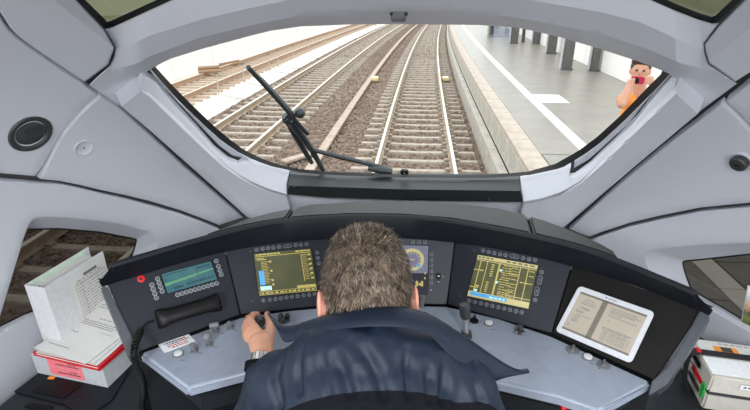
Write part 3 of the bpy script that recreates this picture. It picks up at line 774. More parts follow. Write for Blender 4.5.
dashes(g, f, .89, .98, .16, .02, 61, 0, .02, .05, .01, .0009); dashes(g, f, .78, .98, .44, .025, 62, 0, .02, .05, .01, .0009); dashes(g, f, .9, .98, .27, .02, 63, 0, .02, .05, .01, .0009)
rect(g, f, 0, .34, .1, .36, .0009); rect(g, f, .1, .33, .16, .36, .0009); rect(g, f, 0, .75, .14, .77, .0009); rect(g, f, .1, .7, .15, .74, .0009)
g.build('screen_graphic', 'scr_yellow', scr)
g = MB(); rect(g, f, .42, .24, .46, .29, .0012); rect(g, f, .40, .53, .44, .58, .0012); rect(g, f, .09, .8, .14, .85, .0012); dashes(g, f, .36, .62, .905, .035, 70, 0, .03, .07, .02, .0016); g.build('screen_marker', 'scr_cyan', scr, kind='stuff')
g = MB(); rect(g, f, .04, .875, .64, .955, .0012); g.build('blue_bar', 'scr_blue', scr)
g = MB(); dashes(g, f, .02, .28, .025, .03, 80, 0, .03, .07, .02, .0012); dashes(g, f, .5, .98, .025, .03, 81, 0, .04, .09, .03, .0012); g.build('title_text', 'print_dark', scr, kind='stuff')
# centre display, half hidden by the driver's head
f, n = quadmap(2, (362, 244.5), (428.5, 246), (427, 294), (363, 293))
slab(f, n, 0.004, 0.012).build('screen_frame', 'black_plastic', console)
scr = slab(lambda u, v, h=0: f(u, v, .0006), n, 0.003).build('display_screen', 'scr_violet', console, label='centre violet screen with a round speed gauge')
g = MB(); rect(g, f, 0, .58, 1, 1, .0009); g.build('lower_field', 'scr_dark', scr)
def ring(mb, f, u, v, r0, r1, a0, a1, asp, n=40, h=.0012):
    pts = [(u + r * math.cos(a) / asp, v + r * math.sin(a)) for r in (r0, r1) for a in np.linspace(a0, a1, n)]
    mb.add([f(*p, h) for p in pts], [(i, i + 1, n + i + 1, n + i) for i in range(n - 1)])
g = MB(); ring(g, f, .76, .30, .17, .235, 0, 2 * math.pi, 1.3)
for i in range(14):
    a = i / 14 * 2 * math.pi; ring(g, f, .76, .30, .12, .17, a, a + .09, 1.3, 3)
rect(g, f, .72, .29, .8, .31, .0012); g.build('gauge_ring', 'scr_pale', scr)
g = MB()
for u, v, w, h_ in ((.82, .74, .035, .11), (.865, .78, .035, .05), (.90, .74, .035, .11)): rect(g, f, u, v, u + w, v + h_, .0013)
rect(g, f, .95, .56, .97, .6, .0013); rect(g, f, .95, .66, .97, .70, .0013); g.build('yellow_mark', 'scr_yellow', scr)
g = MB(); rect(g, f, .84, .38, .885, .46, .0013); g.build('blue_mark', 'scr_blue', scr)
# rocker on the centre panel
p0, n = PLN[2]; M = np.stack(basis(n, face_x(2)), 1)
rk = MB().box(PP(438.5, 276.5, p0, n) + n * .003, (0.013, 0.018, 0.008), M).build('rocker_switch', 'black_plastic', console, bevel=0.0015)
MB().box(PP(438.5, 276.5, p0, n) + n * .0075, (0.006, 0.003, 0.001), M).build('marking', 'print_white', rk)
MB().box(PP(443, 276.8, p0, n), (0.004, 0.008, 0.002), M).build('marking', 'print_grey', rk)
for q in ((431, 290), (438.5, 282)): MB().lathe(PP(*q, p0, n), n, [(.002, 0), (.0016, .001)], 8).build('indicator', 'print_white', console)
# radio display
f, n = quadmap(0, (161.2, 274.4), (210.6, 261.5), (217, 279.3), (167.7, 293.5))
slab(f, n, 0.004, 0.03).build('screen_frame', 'black_plastic', console)
scr = slab(lambda u, v, h=0: f(u, v, .0006), n, 0.003).build('display_screen', 'scr_lcd', console, label='small teal radio display')
g = MB()
for i in range(12): rect(g, f, .0 + i / 12, .5 - .012 * i, (i + 1) / 12, .64 - .018 * i, .0009)
g.build('bright_band', 'scr_lcd_green', scr)
g = MB(); dashes(g, f, .05, .5, .07, .05, 90, 0, .02, .05, .015, .0012); dashes(g, f, .15, .32, .78, .12, 91, 0, .02, .04, .01, .0012); dashes(g, f, .4, .95, .74, .12, 92, 0, .02, .04, .02, .0012); dashes(g, f, .7, .95, .1, .1, 93, 0, .02, .04, .012, .0012); rect(g, f, .03, .3, .05, .38, .0012); rect(g, f, .66, .05, .67, .7, .0012)
g.build('lcd_text', 'scr_lcd_dark', scr)
# red ring button
p0, n = PLN[0]; p = PP(141, 279, p0, n)
rb = MB().lathe(p, n, [(.0095, 0), (.0095, .0022), (.0068, .0026), (.0060, .0012), (.0, .0012)], 20).build('red_button', 'red_plastic', console, smooth=True, angle=40)
MB().lathe(p, n, [(.0035, .0), (.0033, .003), (0, .0034)], 12).build('cap', 'panel_face', rb)
for (i, q) in ((1, (252, 301)), (3, (460, 296)), (1, (250, 251.5)), (3, (474, 250.5))):
    MB().lathe(PP(*q, *PLN[i]), PLN[i][1], [(.0016, 0), (.0014, .0008)], 8).build('indicator', 'print_grey', console)

# ---- controls on the desk
def pan_knob(px, py, mname='dark_plastic', r=.012, h=.016, marks=True):
    p, n = onD(px, py)
    b = MB().lathe(p, n, [(r * 1.35, 0), (r * 1.3, .003), (r, .004)], 20).build('knob_base', mname, console, smooth=True, angle=40)
    a = N(np.array([0.4, 0.9, 0])); x, y, z = basis(n, a)
    MB().hexa([p + x * r * .9 + y * r * .45 + n * .003, p - x * r * .9 + y * r * .45 + n * .003, p - x * r * .9 - y * r * .45 + n * .003, p + x * r * .9 - y * r * .45 + n * .003],
              [p + x * r * .8 + y * r * .12 + n * h, p - x * r * .8 + y * r * .12 + n * h, p - x * r * .8 - y * r * .12 + n * h, p + x * r * .8 - y * r * .12 + n * h]).build('grip', mname, b, bevel=.0015)
    if marks:
        for dx, dy in ((9, 2.5), (11, .5), (-7, 4)):
            q, _ = onD(px + dx * .62, py + dy * .8); MB().box(q, (.003, .003, .0008)).build('marking', 'print_dark', b)
    return b
def push_white(px, py):
    p, n = onD(px, py)
    b = MB().lathe(p, n, [(.0145, 0), (.014, .003), (.0118, .0035)], 22).build('button_bezel', 'grey_plastic', console, smooth=True, angle=40)
    MB().lathe(p, n, [(.0112, .002), (.0108, .006), (.006, .0072), (0, .0074)], 20).build('button_cap', 'button_white', b, smooth=True, angle=50)
    q, _ = onD(px + 4, py + 6); MB().box(q, (.014, .003, .0008)).build('marking', 'print_grey', b)
def paddle(px, py, h, w, tilt=(0, -.2)):
    p, n = onD(px, py); ax = N(n + np.array([tilt[0], tilt[1], 0])); x, y, z = basis(ax, np.array([1., .3, 0]))
    b = MB().box(p + n * .002, (.018, .020, .005), np.stack(basis(n, np.array([1., .3, 0])), 1)).build('toggle_base', 'grey_plastic', console, bevel=.0015)
    MB().hexa([p + x * a * w * .35 + y * c * .004 for a, c in ((-1, -1), (1, -1), (1, 1), (-1, 1))], [p + ax * h + x * a * w * .5 + y * c * .005 for a, c in ((-1, -1), (1, -1), (1, 1), (-1, 1))]).build('paddle', 'grey_plastic', b, bevel=.0025)
    q, _ = onD(px + 6, py + 2.5); MB().box(q, (.01, .003, .0008)).build('marking', 'print_grey', b)
    return b, p, ax
push_white(178.3, 354.5); push_white(488.8, 323.7); push_white(587.8, 357.8)
paddle(194.5, 351, .030, .015); paddle(230.5, 328, .026, .013)
b, p, ax = paddle(216, 331, .024, .012); x, y, z = basis(ax, np.array([1., .3, 0]))
MB().tube([p + ax * .024 - x * .012, p + ax * .024 + x * .012], .008, 12).build('roller', 'grey_plastic', b, smooth=True, angle=40)
b, p, ax = paddle(209.5, 345, .024, .010)
MB().ball(p + ax * .034, .0125, 16, 10).build('ball_grip', 'grey_plastic', b, smooth=True)
pan_knob(474, 321, 'black_plastic', .010, .020); pan_knob(572.5, 350.5, 'grey_plastic', .0125, .015); pan_knob(603.5, 365.5, 'grey_plastic', .0125, .015)
p, n = onD(519.5, 332)
b = MB().lathe(p, n, [(.014, 0), (.013, .004), (.009, .006)], 16).build('joystick_base', 'dark_plastic', console, smooth=True, angle=40)
for i in range(4):
    a = i * math.pi / 2 + .5; d = np.array([math.cos(a), math.sin(a), 0]); MB().ball(p + d * .013 + n * .004, (.006, .006, .004), 8, 6).build('lobe', 'grey_plastic', b, smooth=True)
MB().lathe(p, n, [(.005, .004), (.004, .016), (.008, .018), (.007, .023), (0, .025)], 12).build('stick', 'dark_plastic', b, smooth=True, angle=40)
# three-lobed knob behind the hand
p, n = onD(284, 320.5)
b = MB().lathe(p, n, [(.017, 0), (.016, .004), (.009, .006)], 18).build('knob_base', 'dark_plastic', console, smooth=True, angle=40)
for i in range(3):
    a = i * 2 * math.pi / 3 + .6; d = np.array([math.cos(a), math.sin(a), 0]); MB().ball(p + d * .011 + n * .012, (.008, .008, .010), 10, 7).build('lobe', 'dark_plastic', b, smooth=True)
# brake lever, right
p, n = onD(466.5, 336)
b = MB().box(p + n * .006, (.026, .030, .014), np.stack(basis(n), 1)).build('brake_lever', 'dark_plastic', console, bevel=.003)
tip = PD(464.5, 304, float(np.dot(p - CAM, FW)) - .035); ax = N(tip - p); Lh = np.linalg.norm(tip - p)
MB().lathe(p, ax, [(.0085, .0), (.0085, Lh * .6)], 14).build('shaft', 'metal', b, smooth=True, angle=40)
MB().lathe(p, ax, [(.010, Lh * .56), (.0135, Lh * .62), (.0155, Lh * .9), (.0135, Lh), (0, Lh * 1.03)], 16).build('grip', 'dark_plastic', b, smooth=True, angle=50)
# power lever under the driver's hand
KN, n = onD(259.5, 334)
KP = PZ(258.7, 322, 0.862)
b = MB().box(KN + n * .003, (.03, .05, .008), np.stack(basis(n), 1)).build('power_lever', 'dark_plastic', console, bevel=.003)
MB().tube([KN, KP], .007, 10).build('shaft', 'metal', b, smooth=True, angle=40)
MB().ball(KP, (.018, .018, .016), 16, 10).build('ball_grip', 'dark_plastic', b, smooth=True)
# small grey tab by the right of the driver's head
p, n = onD(422, 306.5); MB().box(p + n * .012, (.012, .012, .03)).build('desk_tab', 'grey_plastic', console, bevel=.002)
# placard
q = [onD(*p, .0008)[0] for p in ((158.3, 345.2), (188.8, 334.7), (195.5, 341.5), (164.5, 353.3))]
pc = MB().prism(q, DN * .0015).build('placard', 'print_white', console)
def fq(u, v, h=0): return (q[0] * (1 - u) + q[1] * u) * (1 - v) + (q[3] * (1 - u) + q[2] * u) * v + DN * (.0017 + h)
g = MB(); dashes(g, fq, .15, .85, .14, .13, 100, 0, .03, .08, .03, .0002); dashes(g, fq, .2, .6, .36, .1, 101, 0, .03, .08, .03, .0002); g.build('dark_print', 'print_dark', pc)
g = MB(); dashes(g, fq, .62, .9, .32, .13, 102, 0, .05, .08, .02, .0002); dashes(g, fq, .2, .8, .56, .12, 103, 0, .03, .08, .03, .0002); dashes(g, fq, .3, .8, .76, .12, 104, 0, .03, .08, .03, .0002); g.build('red_print', 'print_red', pc)
# red emergency button under the desk edge
p = PZ(566, 405, 0.735)
b = MB().box(p + [-.01, .03, 0], (.06, .05, .03)).build('button_housing', 'dark_plastic', console, bevel=.006)
MB().lathe(p + [0, .005, 0], (0.15, -1, .3), [(.017, 0), (.021, .012), (.019, .022), (0, .025)], 18).build('emergency_button', 'red_plastic', b, smooth=True, angle=45)

# ================================================================== HANDSET, TABLET
p0, n = PLN[0]
A, B = PP(157.5, 320.5, p0, n), PP(217.5, 303, p0, n); ux = N(B - A); vy = np.cross(n, ux); L = np.linalg.norm(B - A)
hs = empty('telephone_handset', (A + B) / 2, label='black telephone handset resting below the radio display', cat='handset')
M = np.stack([ux, vy, n], 1); mid = (A + B) / 2
MB().box(mid + n * .003, (L * .8, .032, .006), M).build('cradle', 'black_plastic', hs, bevel=.002)
prof = [(a, b * 1.4, c * 1.2, d * 1.25) for a, b, c, d in [(-.02, .0165, .006, .024), (.0, .0185, .003, .031), (.05, .0185, .004, .034), (.13, .016, .010, .034), (.25, .0145, .014, .034), (.5, .0145, .015, .035), (.75, .0145, .014, .034), (.87, .016, .010, .034), (.95, .0185, .004, .034), (1.0, .0185, .003, .031), (1.02, .0165, .006, .024)]]
mb = MB(); vs = []; seg = 12
for t_, w, h0, h1 in prof:
    c_ = A + ux * L * t_
    for j in range(seg):
        a = 2 * math.pi * j / seg; sx = math.copysign(abs(math.cos(a)) ** .5, math.cos(a)); sy = math.copysign(abs(math.sin(a)) ** .5, math.sin(a))
        vs.append(c_ + vy * w * sx + n * ((h0 + h1) / 2 + (h1 - h0) / 2 * sy))
fs = [(i * seg + j, i * seg + (j + 1) % seg, (i + 1) * seg + (j + 1) % seg, (i + 1) * seg + j) for i in range(len(prof) - 1) for j in range(seg)] + [tuple(range(seg)), tuple(range((len(prof) - 1) * seg, len(prof) * seg))]
mb.add(vs, fs).build('handset_body', 'black_plastic', hs, smooth=True, angle=50)
for t_ in (.22, .72): MB().ball(A + ux * L * t_ - vy * .017 + n * .006, .003, 8, 6).build('stud', 'metal', hs, smooth=True)
# coiled cord
cp = [A - ux * .012 + n * .015] + [PP(149, 322, p0, n) + n * .012, PP(144, 326, p0, n) + n * .014] + [PP(140, 332, p0, n) + n * .02] + \
     [PZ(135, 344, .875), PZ(133.5, 354, .85), PZ(136, 364, .81), PZ(140, 374, .76), PZ(143, 384, .70), PZ(143, 394, .64), PZ(141, 408, .58), PZ(146, 425, .50), PZ(150, 440, .47)]
cc = np.array(smooth_curve(cp, 3)); d = np.concatenate([[0], np.cumsum(np.linalg.norm(np.diff(cc, axis=0), axis=1))])
def catp(s): return np.array([np.interp(s, d, cc[:, i]) for i in range(3)])
s0 = .035; path = [catp(s) for s in np.linspace(0, s0, 5)]
S = np.arange(s0, d[-1], .00125); x = None
for s in S:
    c_ = catp(s); t_ = N(catp(s + .002) - catp(s - .002)) if s + .002 < d[-1] else t_
    xa, ya, _ = basis(t_, np.array([.3, .9, .2])); a = (s - s0) / .0092 * 2 * math.pi; rr = .0078 * min(1, (s - s0) / .01)
    path.append(c_ + rr * (xa * math.cos(a) + ya * math.sin(a)))
MB().tube(path, .0024, 5).build('coiled_cord', 'black_plastic', hs, smooth=True)

p0, n = PLN[4]
tq = [PP(*p, p0, n) for p in ((579.8, 286.4), (655.5, 313), (631.5, 364), (556, 331.5))]
tb = empty('tablet', (tq[2] + tq[3]) / 2, label='white tablet showing two document pages, leaning on the right console face', cat='tablet')
def ft(u, v, h=0): return (tq[0] * (1 - u) + tq[1] * u) * (1 - v) + (tq[3] * (1 - u) + tq[2] * u) * v + n * h
def rrect(f, r, h, k=5, e=0.0, asp=1.5):
    pts = []
    for cx, cy, a0 in ((1 - e - r / asp, e + r, -90), (1 - e - r / asp, 1 - e - r, 0), (e + r / asp, 1 - e - r, 90), (e + r / asp, e + r, 180)):
        for j in range(k):
            a = math.radians(a0 + 90 * j / (k - 1)); pts.append(f(cx + r / asp * math.cos(a), cy + r * math.sin(a), h))
    return pts
MB().prism(rrect(ft, .08, .004), n * .009).build('tablet_body', 'tablet_white', tb, bevel=.002)
def fs_(u, v, h=0): return ft(.062 + u * .876, .10 + v * .80, .0134 + h)
sc = MB(); rect(sc, fs_, 0, 0, 1, 1, 0); sc = sc.build('screen', 'scr_page', tb)
g = MB(); rect(g, fs_, .365, .0, .445, 1, .0003); rect(g, fs_, 0, 0, 1, .05, .0003); rect(g, fs_, 0, .95, 1, 1, .0003); g.build('page_divider', 'scr_divider', sc)
g = MB()
r = random.Random(7)
for v, a, b in ((.14, .12, .27), (.2, .1, .3), (.25, .08, .32), (.34, .1, .24), (.37, .12, .26), (.44, .07, .2), (.47, .07, .18), (.54, .1, .32), (.59, .07, .17), (.64, .07, .15), (.68, .07, .16), (.72, .07, .14), (.82, .05, .07), (.86, .05, .07)):
    dashes(g, fs_, a, b, v, .018, int(v * 1000), 0, .015, .05, .008, .0005)
for v, a, b in ((.12, .52, .9), (.17, .52, .95), (.21, .52, .88), (.26, .52, .7), (.31, .52, .93), (.42, .54, .58), (.60, .52, .94), (.63, .52, .9)):
    dashes(g, fs_, a, b, v, .016, int(v * 1000) + 7, 0, .015, .06, .008, .0005)
for u in (.55, .66, .74, .82, .93): rect(g, fs_, u, .67, u + .004, .9, .0005)
for v in (.67, .72, .78, .84, .9): rect(g, fs_, .55, v, .934, v + .006, .0005)
for v in (.69, .74, .8, .86):
    for u in (.57, .68, .76, .84): dashes(g, fs_, u, u + .05, v, .016, int(u * 999 + v * 100), 0, .01, .03, .006, .0005)
g.build('page_text', 'print_grey', sc, kind='stuff')
def text_mesh(name, s, mname, f, parent, u, v, w, h):
    """letters as flat mesh, fitted into a rectangle of a surface map f"""
    cu = bpy.data.curves.new('txt', 'FONT'); cu.body = s; cu.size = 1; o = bpy.data.objects.new('txt', cu); COL.objects.link(o)
    dg = bpy.context.evaluated_depsgraph_get(); me = bpy.data.meshes.new_from_object(o.evaluated_get(dg)); bpy.data.objects.remove(o)
    V = np.array([tuple(q.co) for q in me.vertices]); mn, mx = V.min(0), V.max(0)
    for q, c_ in zip(me.vertices, V):
        a, b = (c_[0] - mn[0]) / (mx[0] - mn[0]), 1 - (c_[1] - mn[1]) / (mx[1] - mn[1]); q.co = Vector(f(u + a * w, v + b * h))
    me.materials.clear(); me.materials.append(MATS[mname]); return link(name, me, parent)
text_mesh('bezel_lettering', 'SAMSUNG', 'print_dark', lambda u, v: ft(u, v, .0134), tb, .43, .035, .11, .035)
MB().lathe(ft(.40, .05, .013), n, [(.0022, 0), (.002, .0006)], 8).build('camera_lens', 'print_dark', tb)
# scuffed dust on the dark face above the tablet is left to the material
# ================================================================== SIDE CABINETS AND WHAT STANDS ON THEM
ZS = 0.45
def cabinet(name, px, label):
    t = empty(name, np.append(np.mean([PZ(*p, ZS)[:2] for p in px], axis=0), 0), label=label, cat='cabinet')
    q = [PZ(*p, ZS) for p in px]
    MB().prism([np.array([p[0], p[1], 0.0]) for p in q], (0, 0, ZS - 0.012)).build('body', 'body_dark', t)
    MB().prism([p - [0, 0, .012] for p in q], (0, 0, .012)).build('top', 'body_dark', t, bevel=.004)
    return t
cabl = cabinet('side_cabinet', [(-55, 440), (0, 405), (38, 374), (62, 356), (100, 330), (128, 345), (134, 366), (146, 400), (140, 425), (60, 470), (-20, 500)], 'low dark cabinet under the white binder on the left')
q = [PZ(*p, ZS) for p in ((13.5, 393), (37, 375), (64, 356), (130, 372), (112, 402), (84, 420), (64, 406))]
MB().prism(q, (0, 0, .006)).build('lid', 'hood', cabl, bevel=.004)
q = [PZ(*p, ZS + .0065) for p in ((32, 392), (50, 376.5), (84, 383), (64, 399))]
MB().prism(q, (0, 0, .002)).build('socket_plate', 'black_plastic', cabl)
q = [PZ(*p, ZS + .001) for p in ((24, 407), (30, 403), (54, 407), (50, 414))]
MB().prism(q, (0, 0, .003)).build('handle_recess', 'black_plastic', cabl)
p = PZ(51.5, 378, ZS + .0085); MB().box(p, (.022, .012, .005)).build('orange_tab', 'orange', cabl, bevel=.001)
cabr = cabinet('side_cabinet', [(668, 388), (690, 360), (690, 330), (760, 372), (840, 430), (800, 520), (640, 480), (645, 405)], 'low dark cabinet under the grey case on the right')

def solve_h(b, py):
    lo, hi = 0, 1.2
    for _ in range(40):
        m = (lo + hi) / 2
        if proj(b + [0, 0, m])[1] > py: lo = m
        else: hi = m
    return lo
# grey card box
ZB = ZS + .006
A = PZ(37.5, 373, ZB); B = PZ(108, 388, ZB); Cc = PZ(137, 362, ZB); D = A + N(Cc - B) * np.linalg.norm(Cc - B); BH = 0.085
e1 = N(B - A); e2 = N(np.cross([0, 0, 1], e1)); wid = np.linalg.norm(B - A); dep = 0.33
M3 = np.stack([e1, e2, np.array([0, 0, 1.])], 1)
def bxp(u, v, z): return A + e1 * wid * u + e2 * dep * v + np.array([0, 0, z])
box_ = empty('card_box', bxp(.5, .5, 0), label='flat grey card box with two pink labels under the papers', cat='box')
mb = MB()
def bwall(u0, v0, u1, v1, z0, z1, nm):
    c4_ = ((u0, v0), (u1, v0), (u1, v1), (u0, v1)); MB().hexa([bxp(*c, z0) for c in c4_], [bxp(*c, z1) for c in c4_]).build(nm, 'card_grey', box_, bevel=.001)
bwall(0, 0, 1, 1, 0, .003, 'bottom'); bwall(0, 0, 1, .012, .003, BH, 'front_wall'); bwall(0, .988, 1, 1, .003, BH, 'rear_wall'); bwall(0, .012, .012, .988, .003, BH, 'side_wall'); bwall(.988, .012, 1, .988, .003, BH, 'side_wall')
def fb(u, v, h=0): return bxp(u, 0, BH * (1 - v)) - e2 * (.0006 + h)
for i, (v0, v1) in enumerate(((.06, .44), (.46, .86))):
    lb = MB(); rect(lb, fb, .22, v0, .70, v1, 0.0003); lb = lb.build('pink_label', 'pink', box_)
    g = MB(); dashes(g, fb, .5, .62, v0 + .1, .05, 200 + i, 0, .01, .03, .008, .0007); dashes(g, fb, .33, .66, v0 + .2, .06, 210 + i, 0, .01, .04, .008, .0007); g.build('print', 'print_dark', lb, kind='stuff')
# red folder with papers inside
ZF = ZB + BH
fo = empty('red_folder', bxp(.55, .4, BH), label='red plastic folder stuffed with paper, on the grey box', cat='folder')
def flat(pts, z, t, rot=0): return MB().prism([bxp(u, v, z) for u, v in pts], (0, 0, t))
flat([(.07, -.02), (1.02, -.05), (1.06, .74), (.30, .76), (.28, .2)], BH + .001, .003).build('lower_cover', 'red_folder', fo, bevel=.001)
flat([(.10, -.01), (.98, -.03), (1.0, .72), (.31, .74), (.29, .2)], BH + .004, .008).build('inner_sheets', 'paper', fo, bevel=.001)
q0 = [(.07, -.02), (1.02, -.045), (1.05, .74), (.30, .76), (.28, .2)]
flat(q0, BH + .013, .003).build('upper_cover', 'red_folder', fo, bevel=.001)
MB().tube([bxp(.075, -.018, BH + .008), bxp(.26, .19, BH + .008)], .0075, 8).build('fold', 'red_folder', fo, smooth=True, angle=60)
# loose papers, each a sheet that bows up to the binder
def sheet(z0, corners, lift, name, label, text=False, seed=0):
    nu, nv = 8, 12; vs = []
    c = [np.array(q, float) for q in corners]
    def f(u, v, h=0):
        q = (c[0] * (1 - u) + c[1] * u) * (1 - v) + (c[3] * (1 - u) + c[2] * u) * v
        return bxp(q[0], q[1], z0 + lift * v ** 2.0 + .004 * math.sin(3 * u + seed) * v + h)
    mb = MB(); vs = [f(i / nu, j / nv) for j in range(nv + 1) for i in range(nu + 1)]; n1 = len(vs)
    vs += [p - np.array([0, 0, .0012]) for p in vs]
    fs = [(j * (nu + 1) + i, j * (nu + 1) + i + 1, (j + 1) * (nu + 1) + i + 1, (j + 1) * (nu + 1) + i) for j in range(nv) for i in range(nu)]
    fs2 = [tuple(n1 + q for q in g[::-1]) for g in fs]
    bd = [i for i in range(nu + 1)] + [j * (nu + 1) + nu for j in range(1, nv + 1)] + [nv * (nu + 1) + i for i in range(nu - 1, -1, -1)] + [j * (nu + 1) for j in range(nv - 1, 0, -1)]
    fs3 = [(bd[i], bd[(i + 1) % len(bd)], n1 + bd[(i + 1) % len(bd)], n1 + bd[i]) for i in range(len(bd))]
    o = mb.add(vs, fs + fs2 + fs3).build(name, 'paper', None, smooth=True, angle=40, label=label, cat='paper', group='loose papers on the red folder')
    if text:
        g = MB()
        for v, a, b in ((.82, .08, .4), (.78, .08, .3), (.62, .35, .62), (.56, .1, .88), (.53, .1, .85), (.50, .1, .8), (.36, .1, .3), (.12, .1, .5)): dashes(g, f, a, b, v, .010, int(v * 100), 0, .01, .05, .01, .0006)
        rect(g, f, .06, .44, .9, .444, .0006)
        g.build('print', 'print_grey', o, kind='stuff')
    return o
sheet(BH + .018, [(.12, -.02), (.98, -.03), (1.04, .82), (.31, .85)], .03, 'paper_sheet', 'lowest of the loose white papers, edge showing at the right')
sheet(BH + .022, [(.09, .0), (.93, -.02), (1.02, .82), (.31, .85)], .034, 'paper_sheet', 'middle loose white paper between two others on the red folder')
sheet(BH + .026, [(.06, .01), (.86, -.06), (1.03, .8), (.31, .86)], .038, 'paper_sheet', 'top loose white paper with printed lines on the red folder', True, 1)
# lever-arch binder standing on the cabinet behind the box
zt = 0.78
S0, S1, F1 = PZ(24, 285, zt), PZ(44.5, 288, zt), PZ(103, 251, zt)
bd1 = N(np.append((F1 - S1)[:2], 0)); bs1 = N(np.append((S1 - S0)[:2], 0)); bw = np.linalg.norm((S1 - S0)[:2]); bL = np.linalg.norm((F1 - S1)[:2]); bz0 = ZB + .004; Hh = zt - bz0
S0 = np.array([S0[0], S0[1], bz0])
def bp(u, v, z): return S0 + bs1 * u + bd1 * v + np.array([0, 0, z])
bi = empty('lever_arch_binder', bp(bw / 2, bL / 2, 0), label='white lever arch binder standing open-topped by the left window', cat='binder')
def bslab(u0, u1, v0, v1, z0, z1, name, m, bevel=.001, splay=0.0, par=None):
    return MB().hexa([bp(a, b, z0) for a, b in ((u0, v0), (u1, v0), (u1, v1), (u0, v1))], [bp(a, b, z1) for a, b in ((u0, v0), (u1, v0), (u1, v1), (u0, v1))]).build(name, m, par or bi, bevel=bevel)
bslab(0, bw, 0, .004, 0, Hh, 'spine', 'binder_white')
mb = MB(); mb.hexa([bp(*p, 0) for p in ((0, .002), (.004, .002), (.004, bL * 1.06), (0, bL * 1.06))], [bp(*p, Hh) for p in ((0, .002), (.004, .002), (.004, bL * 1.06), (0, bL * 1.06))]); mb.build('back_cover', 'binder_white', bi, bevel=.001)
mb = MB(); mb.hexa([bp(*p, 0) for p in ((bw - .004, .002), (bw, .002), (bw, bL), (bw - .004, bL))], [bp(*p, Hh) for p in ((bw - .004, .002), (bw, .002), (bw, bL), (bw - .004, bL))]); fc = mb.build('front_cover', 'binder_white', bi, bevel=.001)
for i, (u, d0, mn, tp) in enumerate(((.010, .02, 'paper', -.012), (.022, .03, 'paper', -.012), (.034, .035, 'paper', -.02), (.048, .03, 'paper', -.014))):
    if u < bw - .01: bslab(u, u + .008, d0, bL * .96, .01, Hh - .004 + tp, 'page_block', mn)
bslab(.0045, .0065, .012, bL * 1.0, .01, Hh - .001, 'divider', 'binder_inside', .0005)
bslab(.008, .016, .016, .020, .02, Hh - .002, 'divider_tab', 'binder_inside', .0005)
def fcv(u, v, h=0): return bp(bw + .0006 + h, u * bL, Hh * (1 - v))
sh = MB(); rect(sh, fcv, .34, .06, .985, .93, .0004); sh = sh.build('cover_sheet', 'paper', bi)
g = MB(); r = random.Random(3)
for v in np.arange(.2, .85, .035): dashes(g, fcv, .45, .93, float(v), .008, int(v * 1000), 0, .02, .09, .012, .0009)
for v in (.18, .87): rect(g, fcv, .42, v, .95, v + .006, .0009)
for u in (.42, .52, .80, .945): rect(g, fcv, u, .18, u + .005, .87, .0009)
rect(g, fcv, .58, .10, .82, .135, .0010); dashes(g, fcv, .45, .9, .15, .01, 77, 0, .03, .08, .02, .0009)
g.build('print', 'print_grey', sh, kind='stuff')

# grey instrument case on the right
ZC = 0.58
a0, a1 = PZ(712, 378, ZC), PZ(691, 341, ZC)
ey = N(np.append((a1 - a0)[:2], 0)); ex = N(np.cross(ey, [0, 0, 1])); cd_ = np.linalg.norm((a1 - a0)[:2]) + .02; cw = .27
def cp_(u, v, z): return np.array([a0[0], a0[1], 0]) + ex * cw * u + ey * cd_ * v + np.array([0, 0, z])
cs = empty('instrument_case', cp_(.5, .5, ZS), label='beige-grey plastic case with a black strap and green sticker on the right cabinet', cat='case')
ins = .012
def tier(z0, z1, i0, i1, name):
    def c4(z, i): return [cp_(0, 0, z) + ex * i + ey * i, cp_(1, 0, z) - ex * i + ey * i, cp_(1, 1, z) - ex * i - ey * i, cp_(0, 1, z) + ex * i - ey * i]
    return MB().hexa(c4(z0, i0), c4(z1, i1)).build(name, 'case_grey', cs, bevel=.006, seg=3)
tier(ZS, ZS + .068, .004, .0, 'lower_shell'); lid = tier(ZS + .071, ZC, .0, .006, 'lid')
MB().hexa([cp_(u, v, ZS + .06) for u, v in ((.02, .02), (.98, .02), (.98, .98), (.02, .98))], [cp_(u, v, ZS + .08) for u, v in ((.02, .02), (.98, .02), (.98, .98), (.02, .98))]).build('seam', 'dark_plastic', cs)
def fl(u, v, h=0): return cp_(u, v, ZC + .0006 + h)
lp = MB(); rect(lp, fl, .03, .10, .95, .52, .0); lp = lp.build('lid_paper', 'print_white', cs)
pp = MB(); rect(pp, fl, .05, .68, .95, .97, .0); pp = pp.build('lid_paper', 'paper', cs)
g = MB(); rect(g, fl, .22, .70, .48, .84, .0006); g.build('photo', 'orange', pp); g = MB(); rect(g, fl, .30, .71, .42, .83, .0009); g.build('photo_dark', 'print_dark', pp)
g = MB(); dashes(g, fl, .3, .7, .9, .02, 5, 0, .02, .06, .02, .0006); g.build('print', 'print_grey', pp, kind='stuff')
# strap
MB().hexa([cp_(-.02, .54, ZC), cp_(1.02, .56, ZC), cp_(1.02, .68, ZC), cp_(-.02, .66, ZC)], [p + np.array([0, 0, .008]) for p in (cp_(-.02, .54, ZC), cp_(1.02, .56, ZC), cp_(1.02, .68, ZC), cp_(-.02, .66, ZC))]).build('strap', 'strap', cs, bevel=.002)
sp = [cp_(-.0, .60, ZC + .004), cp_(-.07, .62, ZC - .005), cp_(-.09, .58, ZC - .05), cp_(-.08, .48, ZC - .10), cp_(-.06, .40, ZS + .004)]
MB().tube(smooth_curve(sp, 2), .017, 6, flat=.22, upv=np.array([0., 1, 0])).build('strap_end', 'strap', cs, smooth=True, angle=50)
MB().box(cp_(.0, .60, ZC + .010), (.012, .018, .008), np.stack([ex, ey, np.array([0, 0, 1.])], 1)).build('strap_clip', 'red_plastic', cs, bevel=.001)
def fside(u, v, h=0): return cp_(0, 1 - u, ZS + (ZC - ZS) * (1 - v)) - ex * (.0012 + h)
